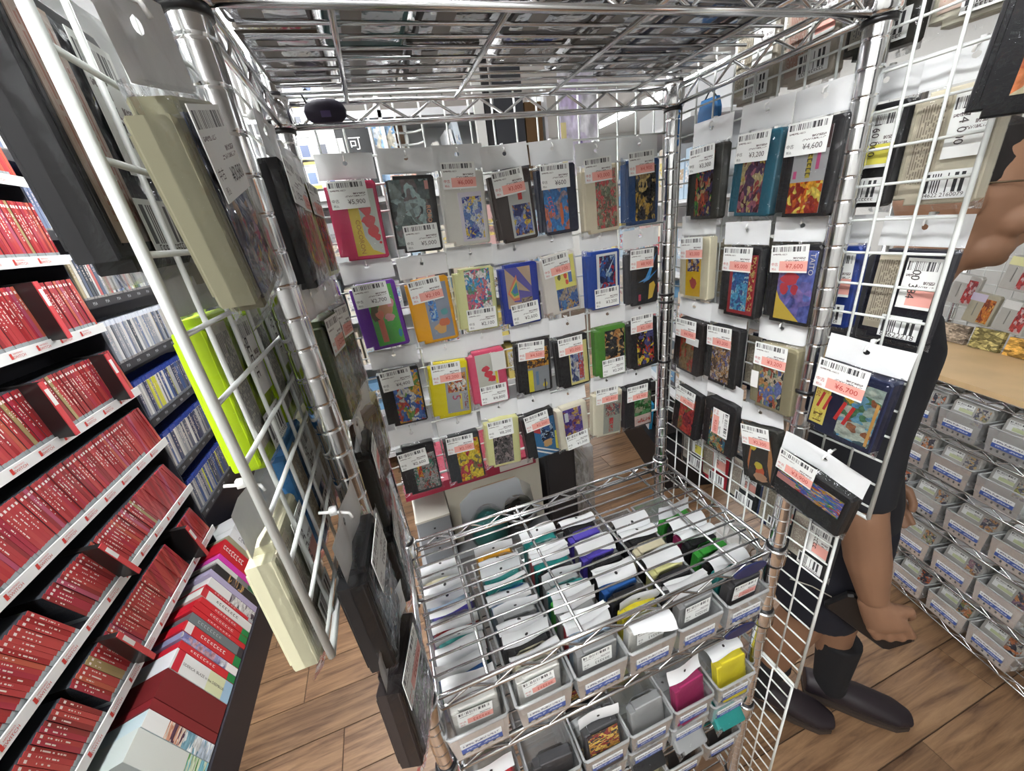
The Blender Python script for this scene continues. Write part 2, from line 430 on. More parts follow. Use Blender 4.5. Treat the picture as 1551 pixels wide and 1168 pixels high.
# ---------------------------------------------------------------- white wire grid panels
def wirem(L, r, key): return cached(('w', key), lambda: MB().tube([(0, 0, 0), (L, 0, 0)], r, 6).mesh('grid_wire', WHITEWIRE, True))
def grid_panel(label, origin, w, h, rotz, pitch=.0372, r=.0016, fr=.0028):
    t = thing('grid_panel', label, 'wire panel', origin, (0, 0, rotz))
    f = MB()
    f.tube([(0, 0, 0), (w, 0, 0), (w, 0, h), (0, 0, h), (0, 0, 0)], fr, 8)
    f.obj('panel_frame', WHITEWIRE, t, True)
    n = int((w - .01) / pitch)
    for i in range(1, n + 1):
        if w - i * pitch < .012: continue
        link('grid_wire', wirem(h, r, ('v', round(h, 4))), t, (i * pitch, .0022, 0), (0, -PI / 2, 0))
    n = int((h - .01) / pitch)
    for i in range(1, n + 1): link('grid_wire', wirem(w, r, ('h', round(w, 4))), t, (0, -.001, h - i * pitch))
    return t
XL, XR, YB = -.0205, W + .0205, D + .0205
grid_panel('white wire grid panel tied across the back of the rack behind the hanging cartridges', (.0, YB, zz(.125)), W, .635, 0)
grid_panel('white wire grid panel on the left side of the rack, nearest the camera', (XL, -.131, zz(.303)), .44, .50, PI / 2)
grid_panel('tall white wire grid panel on the right rack side, cartridges on both faces', (XR, -.100, zz(.135)), .41, .65, PI / 2)
grid_panel('white wire grid panel low on the right rack side in front of the walking legs', (XR, -.0715, zz(-.301)), .40, .43, PI / 2, .0385)
grid_panel('lowest white wire grid panel at the right rack foot by the dark shoe', (XR, -.066, zz(-.76)), .39, .45, PI / 2, .0385)
for x, y, z in ((W, D, .72), (0, D, .72), (W, 0, .722), (W, D, .40), (W, D, .385), (W, D, .255), (W, 0, .30), (0, D, .33)):
    link('cable_tie', cached('cabletie', lambda: MB().lathe([(.0128, -.0022), (.0148, -.0022), (.0148, .0022), (.0128, .0022)], 16).mesh('cable_tie', BLACKPL, True)), rack, (x, y, zz(z)))

# ---------------------------------------------------------------- bagged game cartridges
def shellm(c, rough=.38):
    return M('shell_%d_%d_%d' % tuple(int(x * 100) for x in c), c, rough, noise=.05, scale=40, spec=.3)
def flat(c, rough=.3):
    return M('ink_%d_%d_%d' % tuple(int(x * 100) for x in c), c, rough)
def shell_mesh(w, h, d, c):
    a, b = w / 2, h / 2
    out = [(-a, -b + .006), (-a + .011, -b + .006), (-a + .011, -b), (a - .003, -b), (a, -b + .003), (a, b - .003), (a - .003, b), (-a + .011, b), (-a + .011, b - .006), (-a, b - .006)]
    m = MB().plate(out, -d / 2, d / 2, .0014)
    # raised rim round the label and moulded grip on the connector side
    m.b2((-a + .002, -d / 2 - .0005, -b + .012), (-a + .004, -d / 2, b - .012)).b2((-a + .006, -d / 2 - .0005, -b + .012), (-a + .008, -d / 2, b - .012))
    # connector mouth on the back
    m.b2((-a + .001, d / 2 - .002, -b + .012), (-a + .012, d / 2 + .0006, b - .012))
    return m.mesh('shell', shellm(c))
def bag_mesh(w, h, d, seed):
    rr = random.Random(seed); bw, z0, z1 = w + .008, -h / 2 - .007, h / 2 + .005
    def front(u, v):
        x = (u - .5) * bw; z = z0 + v * (z1 - z0)
        e = math.sin(min(1, min(u, 1 - u) / .10) * PI / 2) * math.sin(min(1, v / .08, (1 - v) / .15) * PI / 2)
        y = -(.0012 + (d / 2 + .0004) * e) - (rr.uniform(0, .0011) if 0 < u < 1 and 0 < v < 1 else 0)
        return (x + (rr.uniform(-.002, .002) if v == 0 or v == 1 else 0), y, z)
    def back(u, v):
        x = (u - .5) * bw; z = z0 + v * (z1 - z0)
        return (x, d / 2 + .0012, z) if 0 < u < 1 else (x, -.001, z)
    return MB().sheet(13, 21, front).sheet(4, 2, lambda u, v: back(1 - u, v)).mesh('bag', BAGM, True)
def header_mesh(w, h, d, seed):
    rr = random.Random(seed); bw = (w + .0085) / 2; z0, z1 = h / 2 + .003, h / 2 + .036
    zc = (z0 + z1) / 2 + .004; r = .0032; n = 16
    u0, u1 = z0 - zc, z1 - zc
    P = [(bw, 0), (bw, u1 * .5), (bw, u1), (bw * .5, u1), (0, u1), (-bw * .5, u1), (-bw, u1), (-bw, u1 * .5), (-bw, 0), (-bw, u0 * .5), (-bw, u0), (-bw * .5, u0), (0, u0), (bw * .5, u0), (bw, u0), (bw, u0 * .5)]
    q = rr.uniform(-.003, .003); q2 = rr.uniform(-.004, .002)
    def bend(x, z):
        return (x, q * (x / bw) ** 2 + q2 * max(0, (z + .0) / .02) * .6 + .0015 * math.sin(x * 160 + seed), zc + z)
    rings = []
    for f in (0, .35, .7, 1): rings += [bend(r * math.cos(math.atan2(P[k][1], P[k][0])) * (1 - f) + P[k][0] * f, r * math.sin(math.atan2(P[k][1], P[k][0])) * (1 - f) + P[k][1] * f) for k in range(n)]
    fs = [(j * n + k, j * n + (k + 1) % n, (j + 1) * n + (k + 1) % n, (j + 1) * n + k) for j in range(3) for k in range(n)]
    return MB().add(rings, fs).mesh('bag_header', HEADM, True)
def tie_mesh(zc):
    return MB().tube([(0, .016, zc + .012), (0, .004, zc + .009), (0, -.004, zc + .006), (0, -.0055, zc + .001)], .0012, 6).box((0, .006, zc + .011), (.004, .005, .006)).mesh('hanging_tie', TIE, True)
TAGW, TAGH = .052, .036
def price_tag(parent, cx, cz, y, price, pink=True, ang=0.0, sc=1.0, stamp='中古'):
    w, h = TAGW * sc, TAGH * sc
    me = cached(('tag', bool(pink), sc), lambda: MB().b2((-w / 2, -.00025, -h / 2), (w / 2, .00025, h / 2)).mesh('price_tag', tag_mat('price_sticker_pink' if pink else 'price_sticker_white', PINK if pink else None)))
    t = link('price_tag', me, parent, (cx, y, cz), (0, ang, 0))
    def tx():
        b = MB(); (put_text(b, price, w * .17, -h * .27, h=h * .2, y=-.0006) if price else put_marks(b, w * .17, -h * .27, w * .5, h * .2, -.0006, 0, 6, int(cx * 1e5))); put_text(b, stamp, -w * .37, -h * .2, h=h * .13, y=-.0006); put_text(b, '税込', -w * .38, -h * .38, h=h * .09, y=-.0006)
        return b.mesh('price_print', REDPRINT if pink else DARKPRINT)
    link('price_print', cached(('tx', price, bool(pink), sc, stamp), tx), t)['kind'] = 'stuff'
    return t
def put_marks(mb, cx, cz, w, h, y, ang=0.0, n=6, seed=1, mi=0):
    """a line of print too small to read: short uneven strokes"""
    rr = random.Random(seed); ca, sa = math.cos(-ang), math.sin(-ang); x = -w / 2; st = w / n
    for i in range(n):
        a0, a1 = x + st * .12, x + st * rr.uniform(.7, .9); k = rr.uniform(.3, .5) * h
        for (p0, p1, q0, q1) in ((a0, a1, k - h * .16, k), (a0, a1, -k, -k + h * .16), (a0, a0 + st * .2, -k, k)):
            mb.add([(cx + px * ca - pz * sa, y, cz + px * sa + pz * ca) for px, pz in ((p0, q0), (p1, q0), (p1, q1), (p0, q1))], [(0, 1, 2, 3)], mi)
        x += st
ART_N = [0]
def cartpack(label, loc, rotz, roll, sp, group, tilt=0.0, name='bagged_cartridge', cat='game cartridge'):
    w, h, d = sp.get('size', (.070, .106, .0165))
    t = thing(name, label, cat, loc, (tilt, roll, rotz), group)
    ART_N[0] += 1; seed = ART_N[0]
    link('shell', cached(('shell', w, h, d, sp['c']), lambda: shell_mesh(w, h, d, sp['c'])), t)
    X = lambda u: (u - .5) * w
    Zc = lambda v: (v - .5) * h
    if 'lab' in sp:
        x0, z0, x1, z1 = sp['lab']; y0 = -d / 2
        b = MB(); mats = []; txt = []
        pal = sp.get('pal')
        base = art('label_art_%d' % seed, pal, sp.get('s', 5.0), sp.get('dist', 2.0), seed, hard=sp.get('hard', True)) if pal and not sp.get('base') else flat(sp.get('base', (.6, .6, .6)))
        mats.append(base); b.b2((X(x0), y0 - .0006, Zc(z0)), (X(x1), y0 + .0006, Zc(z1)), 0)
        lv = 1
        for ly in sp.get('lay', ()):
            yy = y0 - .0006 - .00012 * lv
            if ly[0] == 'r':
                mats.append(flat(ly[5]) if not isinstance(ly[5], list) else art('label_art_%d_%d' % (seed, lv), ly[5], ly[6] if len(ly) > 6 else 6.0, 2.0, seed + lv * 7))
                b.b2((X(ly[1]), yy, Zc(ly[2])), (X(ly[3]), yy + .0001, Zc(ly[4])), len(mats) - 1)
            elif ly[0] == 'p':
                mats.append(flat(ly[2])); b.plate([(X(p[0]), Zc(p[1])) for p in ly[1]], yy, yy + .0001, 0, len(mats) - 1)
            elif ly[0] == 'o':
                mats.append(flat(ly[5])); n = 14; rr = random.Random(seed * 31 + lv)
                b.plate([(X(ly[1]) + w * ly[3] * math.cos(2 * PI * k / n) * rr.uniform(.7, 1.1), Zc(ly[2]) + h * ly[4] * math.sin(2 * PI * k / n) * rr.uniform(.7, 1.1)) for k in range(n)], yy, yy + .0001, 0, len(mats) - 1)
            elif ly[0] == 't':
                txt.append((ly, yy))
            lv += 1
        lo = b.obj('label', mats, t)
        for ly, yy in txt:
            tb = MB()
            if ly[1] == '~': put_marks(tb, X(ly[2]), Zc(ly[3]), ly[4] * h, .10 * w, yy, math.radians(ly[5]), 5, seed)
            else: put_text(tb, ly[1], X(ly[2]), Zc(ly[3]), w=ly[4] * h, y=yy, ang=math.radians(ly[5]))
            tb.obj('lettering', flat(ly[6]), lo)['kind'] = 'stuff'
    yt = -d / 2 - .0032
    tg = sp.get('tag')
    if tg:
        pos, pink, price = tg[:3]
        tx, tz = {'T': (-.06, .335), 'U': (-.06, .44), 'B': (.06, -.30), 'V': (.1, .1)}.get(pos, pos)
        price_tag(t, tx * w, tz * h, yt, price, pink, math.radians(90) if pos == 'V' else sp.get('tagang', random.uniform(-.06, .06)), sp.get('tagsc', 1.0))
    if sp.get('slip'):
        x0, z0, x1, z1, c = sp['slip']
        MB().b2((X(x0), yt - .0002, Zc(z0)), (X(x1), yt + .0002, Zc(z1))).obj('sticker', flat(c), t)
    if sp.get('back'):
        bk = sp['back']          # (page colour index, stock tag colour)
        pg = page_mat('page_%d' % bk[0], [(.66, .60, .46), (.62, .48, .40), (.60, .58, .50), (.70, .66, .55)][bk[0]], [(.32, .27, .2), (.5, .22, .16), (.2, .2, .2), (.4, .3, .25)][bk[0]])
        MB().b2((X(.08), -d / 2 - .0006, Zc(.12)), (X(.44), -d / 2 + .0006, Zc(.95))).obj('back_label', pg, t)
        bs = MB().b2((X(.36), yt, Zc(.05)), (X(.92), yt + .0004, Zc(.30))).obj('barcode_sticker', barcode_mat('barcode_sticker'), t)
        tb = MB(); (put_text(tb, bk[3], X(.64), Zc(.085), w=.48 * w, y=yt - .0004) if len(bk) > 3 else put_marks(tb, X(.64), Zc(.085), .45 * w, .0035, yt - .0004, 0, 10, seed)); tb.obj('sticker_print', DARKPRINT, bs)['kind'] = 'stuff'
        sm = cached(('stock', bk[1]), lambda: tag_mat('stock_tag_%d' % bk[1], [PINK, (.80, .74, .12), (.86, .88, .86)][bk[1]]))
        st = MB().b2((X(.50), yt, Zc(.40)), (X(.95), yt + .0004, Zc(.93))).obj('stock_tag', sm, t)
        tb = MB(); (put_text(tb, bk[2], X(.66), Zc(.66), w=.3 * h, y=yt - .0004, ang=PI / 2) if bk[2] else put_marks(tb, X(.66), Zc(.66), .3 * h, .007, yt - .0004, PI / 2, 5, seed)); tb.obj('stock_number', DARKPRINT, st)['kind'] = 'stuff'
    if not sp.get('nobag'):
        link('bag', cached(('bag', w, h, d, seed % 5), lambda: bag_mesh(w, h, d, seed % 5)), t)
        link('bag_header', cached(('head', w, h, d, seed % 6), lambda: header_mesh(w, h, d, seed % 6 + 1)), t)
        zc = h / 2 + .0245
        link('hanging_tie', cached(('tie', h), lambda: tie_mesh(zc)), t)
    return t

K = (.02, .02, .022)
WHT, BLK = (.82, .82, .8), (.02, .02, .02)
CREAM = (.74, .70, .56)
R_, G_, B_, Y_, O_ = (.62, .05, .05), (.08, .35, .08), (.05, .13, .5), (.82, .66, .06), (.8, .3, .04)
back = [
 # --- top row
 ('pink-red cartridge with a yellow COCORON band, ¥5,900, first in the top row', dict(c=(.74, .05, .15), lab=(.36, .05, .93, .9), base=(.60, .62, .56), tag=('T', 0, '¥5,900'), lay=[
    ('p', [(.36, .05), (.93, .05), (.70, .12), (.58, .3), (.56, .9), (.36, .9)], (.84, .62, .05)), ('o', .70, .66, .12, .1, (.70, .05, .06)), ('o', .72, .50, .15, .09, (.70, .05, .06)), ('o', .78, .36, .12, .09, (.70, .05, .06)), ('o', .84, .28, .07, .05, (.70, .05, .06)), ('o', .88, .21, .03, .02, (.70, .05, .06)),
    ('t', 'COCORON', .50, .30, .44, 90, (.55, .22, .02))])),
 ('black cartridge with a grey-green picture and orange ROBO lettering, ¥5,000', dict(c=K, lab=(.04, .1, .86, .95), pal=[(.02, .03, .03), (.06, .09, .09), (.16, .21, .2), (.12, .1, .1), (.3, .42, .42), (.08, .12, .11)], s=3.2, tag=((.06, -.30), 0, '¥5,000'), lay=[('t', 'ROBO', .80, .50, .22, 90, (.75, .30, .12)), ('r', .78, .82, .86, .93, (.66, .3, .26))])),
 ('off-white cartridge with a small blue and yellow picture and glare on its bag, ¥6,000', dict(c=(.74, .73, .67), lab=(.36, .05, .9, .72), base=(.74, .70, .78), tag=('U', 1, '¥6,000'), lay=[('r', .44, .08, .88, .66, [(.04, .05, .3), (.1, .2, .5), (.55, .6, .62), (.75, .55, .1), (.2, .25, .55), (.6, .62, .7)], 6)])),
 ('dark brown cartridge with a half grey label over a blue battle picture, ¥3,000', dict(c=(.055, .042, .038), lab=(.38, .05, .92, .80), base=(.5, .52, .5), tag=('T', 1, '¥3,000'), lay=[('r', .44, .08, .88, .52, [(.03, .04, .15), (.1, .15, .45), (.6, .45, .08), (.15, .2, .5), (.5, .2, .06), (.3, .35, .5)], 6), ('r', .62, .58, .72, .76, R_)])),
 ('navy cartridge with a bright blue diving picture and red lettering, ¥600', dict(c=(.02, .025, .05), lab=(.12, .05, .74, .96), pal=[(.03, .16, .45), (.04, .22, .55), (.05, .3, .65), (.3, .25, .3), (.05, .2, .5), (.5, .16, .1)], s=4, tag=('T', 0, '¥600'), lay=[('t', '~', .30, .42, .3, 78, (.72, .10, .14)), ('o', .55, .3, .05, .2, (.6, .14, .04))])),
 ('cream cartridge with a crowded red and olive picture, ¥3,000', dict(c=(.72, .65, .48), lab=(.36, .06, .93, .94), pal=[(.12, .1, .07), (.3, .26, .17), (.48, .08, .07), (.42, .36, .26), (.18, .2, .13), (.6, .1, .1)], s=9, tag=('U', 1, '¥3,000'))),
 ('navy blue cartridge with a black and gold picture, ¥4,900, last in the top row', dict(c=(.02, .06, .17), lab=(.30, .06, .9, .9), pal=[(.02, .02, .02), (.05, .045, .03), (.45, .28, .06), (.04, .04, .05), (.3, .2, .08), (.55, .4, .15)], s=4, tag=('U', 1, '¥4,900'))),
 # --- second row
 ('purple cartridge with a bright green label, ¥2,700', dict(c=(.17, .04, .40), lab=(.30, .05, .9, .95), base=(.07, .42, .05), tag=('T', 0, '¥2,700'), lay=[('o', .42, .55, .12, .14, (.12, .1, .03)), ('o', .66, .6, .18, .12, (.55, .26, .12)), ('o', .78, .68, .1, .08, (.68, .3, .3)), ('o', .7, .46, .12, .07, (.68, .32, .3)), ('r', .42, .1, .55, .45, (.68, .16, .07)), ('o', .5, .52, .1, .08, (.7, .2, .1)), ('o', .84, .2, .05, .07, (.02, .25, .4))])),
 ('orange cartridge with a grey-blue label of blue lettering and a small lion-coloured blot, ¥2,100', dict(c=(.85, .40, .015), lab=(.36, .05, .92, .92), base=(.26, .30, .38), tag=('T', 1, '¥2,100'), lay=[('r', .42, .34, .60, .72, [(.05, .16, .55), (.1, .3, .7), (.26, .3, .38), (.4, .6, .75)], 7), ('o', .62, .22, .17, .1, (.72, .40, .12)), ('o', .72, .3, .14, .07, (.62, .16, .06)), ('o', .76, .46, .09, .06, (.10, .35, .36))])),
 ('pale yellow cartridge with a pink, white and sky-blue picture at the top, ¥2,100', dict(c=(.74, .75, .36), lab=(.26, .28, .88, .98), pal=[(.05, .22, .5), (.08, .36, .62), (.6, .2, .22), (.75, .72, .7), (.14, .3, .2), (.55, .12, .2)], s=5, tag=('B', 0, '¥2,100'))),
 ('deep blue cartridge with a tan label and a rainbow half-circle badge, ¥2,600', dict(c=(.025, .05, .34), lab=(.14, .30, .80, .95), base=(.50, .37, .25), tag=('B', 0, '¥2,600'), lay=[('p', [(.45, .95), (.8, .62), (.8, .5), (.14, .95)], (.10, .09, .36)), ('p', [(.4, .6), (.8, .52), (.8, .36), (.3, .4)], (.12, .1, .38)), ('p', [(.16, .55), (.42, .84), (.46, .42), (.3, .42)], (.68, .20, .13)), ('p', [(.20, .56), (.42, .78), (.45, .47), (.3, .46)], (.70, .50, .12)), ('p', [(.24, .57), (.41, .73), (.44, .51), (.32, .49)], (.1, .4, .2)), ('p', [(.28, .58), (.40, .68), (.43, .55), (.33, .53)], (.06, .18, .45)), ('r', .5, .32, .8, .45, [(.12, .1, .08), (.4, .3, .18), (.25, .2, .2)], 8)])),
 ('cream cartridge with a yellow and blue two-part label hung askew, ¥6,100', dict(c=(.74, .70, .64), lab=(.36, .05, .95, .95), base=(.82, .78, .2), tag=('T', 1, '¥6,100'), lay=[('r', .36, .05, .95, .42, [(.03, .07, .25), (.06, .14, .38), (.35, .3, .25), (.08, .2, .45), (.5, .3, .12)], 5), ('r', .74, .5, .84, .90, (.1, .2, .5)), ('o', .66, .62, .06, .05, (.72, .1, .05)), ('o', .68, .52, .05, .05, (.72, .1, .05)), ('o', .64, .74, .05, .04, (.72, .1, .05)), ('o', .48, .62, .05, .05, (.15, .14, .05))])),
 ('blue cartridge with a white-framed dark picture of crossing beams, ¥3,200', dict(c=(.02, .07, .36), lab=(.30, .26, .92, .95), base=(.74, .76, .76), tag=('B', 0, '¥3,200'), lay=[('r', .38, .30, .86, .91, [(.02, .03, .1), (.03, .1, .35), (.35, .03, .06), (.05, .14, .4), (.3, .45, .6)], 4), ('p', [(.6, .62), (.86, .9), (.66, .64)], (.5, .7, .8))])),
 ('charcoal cartridge with a blue starburst and gold lettering on black, ¥8,900', dict(c=(.04, .04, .045), lab=(.30, .04, .98, .92), base=(.015, .015, .02), tag=('T', 1, '¥8,900'), lay=[('p', [(.5, .4), (.95, .92), (.72, .5), (.98, .6), (.7, .44)], (.06, .28, .62)), ('p', [(.34, .42), (.72, .52), (.66, .44)], (.15, .4, .75)), ('p', [(.48, .66), (.74, .72), (.6, .8)], (.4, .3, .22)), ('p', [(.66, .08), (.8, .1), (.9, .32), (.84, .4), (.7, .36)], (.72, .50, .07)), ('r', .34, .08, .42, .2, (.55, .05, .1))])),
 # --- third row
 ('black cartridge with a many-coloured cartoon sky picture, ¥4,400, first in the third row', dict(c=K, lab=(.30, .04, .96, .94), pal=[(.04, .1, .4), (.06, .16, .5), (.65, .35, .05), (.7, .7, .65), (.55, .08, .06), (.1, .2, .5), (.15, .32, .06)], s=4.5, tag=('T', 0, '¥4,400'))),
 ('yellow cartridge with a grey label and a red and white picture block, ¥2,200', dict(c=(.80, .68, .015), lab=(.38, .08, .95, .88), base=(.36, .38, .40), tag=('T', 1, '¥2,200'), lay=[('r', .44, .46, .92, .80, [(.5, .1, .06), (.7, .68, .62), (.1, .08, .08), (.65, .3, .1)], 6), ('r', .72, .12, .78, .42, (.7, .6, .1)), ('r', .84, .12, .94, .42, [(.36, .38, .4), (.4, .06, .06), (.36, .38, .4)], 9), ('t', '5', .64, .36, .08, 90, (.45, .05, .12))])),
 ('pink-red cartridge with a grey label high up and an extra white slip, ¥4,800', dict(c=(.74, .10, .19), lab=(.20, .36, .76, .95), base=(.62, .63, .55), tag=('B', 0, '¥4,800'), slip=(.62, .62, 1.0, .95, (.72, .73, .70)), lay=[('o', .44, .68, .12, .06, (.68, .05, .08)), ('o', .5, .58, .13, .07, (.68, .05, .08)), ('o', .58, .48, .12, .07, (.68, .05, .08)), ('r', .68, .38, .74, .6, Y_)])),
 ('black cartridge with an orange battle picture above a grey block and yellow strip, ¥4,500', dict(c=K, lab=(.30, .04, .92, .86), base=(.26, .28, .30), tag=('T', 1, '¥4,500'), lay=[('r', .30, .5, .92, .86, [(.05, .03, .02), (.5, .2, .02), (.65, .34, .04), (.1, .05, .03)], 7), ('r', .30, .04, .44, .46, (.74, .66, .04)), ('o', .78, .14, .07, .06, (.74, .6, .05)), ('t', '1', .78, .14, .03, 0, (.05, .05, .05)), ('r', .52, .15, .6, .42, (.12, .22, .36))])),
 ('black cartridge with a pale-yellow framed blue-grey picture and red lettering, ¥2,000', dict(c=K, lab=(.38, .04, .95, .88), base=(.70, .64, .24), tag=('T', 1, '¥2,000'), lay=[('r', .41, .09, .82, .85, [(.06, .08, .2), (.2, .24, .4), (.45, .48, .52), (.12, .14, .3), (.5, .42, .4)], 4), ('r', .66, .14, .8, .7, [(.45, .08, .1), (.3, .3, .45), (.5, .1, .08)], 7)])),
 ('green cartridge with a black and orange picture, ¥2,200 sticker at its foot', dict(c=(.08, .25, .035), lab=(.32, .32, .95, .92), pal=[(.012, .012, .014), (.02, .02, .02), (.45, .2, .06), (.03, .03, .03), (.55, .36, .15)], s=3.6, tag=('B', 0, '¥2,200'))),
 ('black cartridge with red and yellow picture beside the corner post, ¥2,100', dict(c=K, lab=(.26, .08, .84, .86), pal=[(.03, .03, .03), (.5, .06, .04), (.65, .5, .05), (.1, .1, .25), (.04, .03, .03)], s=4, tag=('U', 1, '¥2,100'))),
 # --- fourth row
 ('black cartridge with a grey comic-strip label, ¥2,600, first in the bottom row', dict(c=K, lab=(.34, .06, .96, .80), pal=[(.08, .08, .08), (.26, .26, .24), (.35, .08, .06), (.4, .38, .36), (.06, .2, .14), (.3, .28, .27)], s=8, tag=((-.1, .25), 0, '¥2,600'), lay=[('r', .44, .34, .56, .72, [(.55, .08, .03), (.7, .5, .05), (.5, .05, .05)], 8)])),
 ('charcoal cartridge with a yellow, orange and red label, ¥2,100', dict(c=(.03, .035, .04), lab=(.30, .02, .95, .88), pal=[(.65, .5, .03), (.7, .55, .04), (.6, .25, .02), (.45, .05, .06), (.7, .5, .03), (.2, .16, .06)], s=4, tag=('T', 1, '¥2,100'))),
 ('pale yellow cartridge with a dark grey crowd picture, ¥8,200', dict(c=(.72, .72, .34), lab=(.20, .06, .78, .82), pal=[(.03, .03, .03), (.1, .09, .09), (.2, .18, .18), (.06, .06, .06), (.3, .24, .24), (.14, .12, .12)], s=7, tag=('T', 0, '¥8,200'))),
 ('black cartridge with a blue racing label, white stripes and a red corner, tilted, ¥2,500', dict(c=K, lab=(.30, .0, .98, .84), base=(.03, .15, .32), tag=('T', 1, '¥2,500'), lay=[('p', [(.3, .6), (.56, .5), (.5, .84), (.3, .84)], (.5, .04, .05)), ('r', .5, .34, .9, .7, [(.02, .02, .03), (.05, .12, .3), (.3, .4, .5), (.03, .05, .1)], 6), ('o', .68, .28, .16, .1, (.5, .3, .12)), ('p', [(.3, .24), (.9, .02), (.98, .02), (.3, .28)], WHT), ('p', [(.3, .16), (.7, .0), (.8, .0), (.3, .2)], WHT), ('p', [(.98, .06), (.98, .5), (.93, .5), (.9, .1)], (.7, .66, .1))])),
 ('cream cartridge with a purple to brown label, ¥1,500 sticker at its foot', dict(c=CREAM, lab=(.20, .34, .80, .93), pal=[(.06, .03, .2), (.1, .06, .3), (.26, .08, .08), (.5, .32, .1), (.08, .05, .24), (.3, .2, .35)], s=3.4, tag=('B', 0, '¥1,500'), lay=[('r', .24, .66, .36, .86, (.6, .64, .66))])),
 ('cream cartridge with a grey-green label and red brush lettering, ¥2,800', dict(c=(.72, .68, .53), lab=(.36, .05, .96, .88), base=(.30, .31, .26), tag=('U', 1, '¥2,800'), lay=[('r', .42, .45, .94, .72, [(.35, .08, .08), (.1, .12, .14), (.4, .3, .25), (.3, .31, .26)], 7), ('r', .56, .08, .70, .40, [(.5, .06, .06), (.3, .31, .26), (.5, .06, .06)], 9)])),
 ('black cartridge with a green field picture over a pinkish strip, ¥2,900', dict(c=(.025, .02, .025), lab=(.34, .04, .95, .80), base=(.55, .42, .38), tag=('T', 1, '¥2,900'), lay=[('r', .34, .28, .95, .80, [(.03, .1, .03), (.05, .2, .06), (.08, .28, .1), (.3, .3, .2)], 7), ('r', .38, .1, .92, .2, [(.55, .42, .38), (.4, .08, .06), (.55, .42, .38)], 9)])),
]
BX = [[.063, .147, .226, .306, .387, .466, .552], [.061, .144, .222, .301, .380, .467, .556], [.064, .147, .222, .312, .396, .479, .560], [.061, .149, .231, .311, .388, .468, .549]]
BROLL = [[-2, -2.5, -1, 3.5, 1.5, 2, 0], [1.5, 1, -1.5, 0, 5, .5, 1], [-1.5, -4.5, 0, -1, 2, .5, 4], [-1, 0, -3, 4, 3.5, -3, 1.5]]
BZ = [.597, .455, .310, .164]
dz = [[.003, .003, .003, -.002, 0, -.008, -.004], [.004, -.002, .002, -.002, .003, -.003, -.012], [.004, -.003, .002, .003, -.006, -.002, -.004], [-.002, -.004, .004, 0, -.006, .004, -.001]]
for r in range(4):
    for c in range(7):
        lab, sp = back[r * 7 + c]
        cartpack(lab, (BX[r][c], .3085 - (.0035 if c % 2 else 0), zz(BZ[r] + dz[r][c])), 0, math.radians(-BROLL[r][c]), sp, 'bagged cartridges on the back panel')
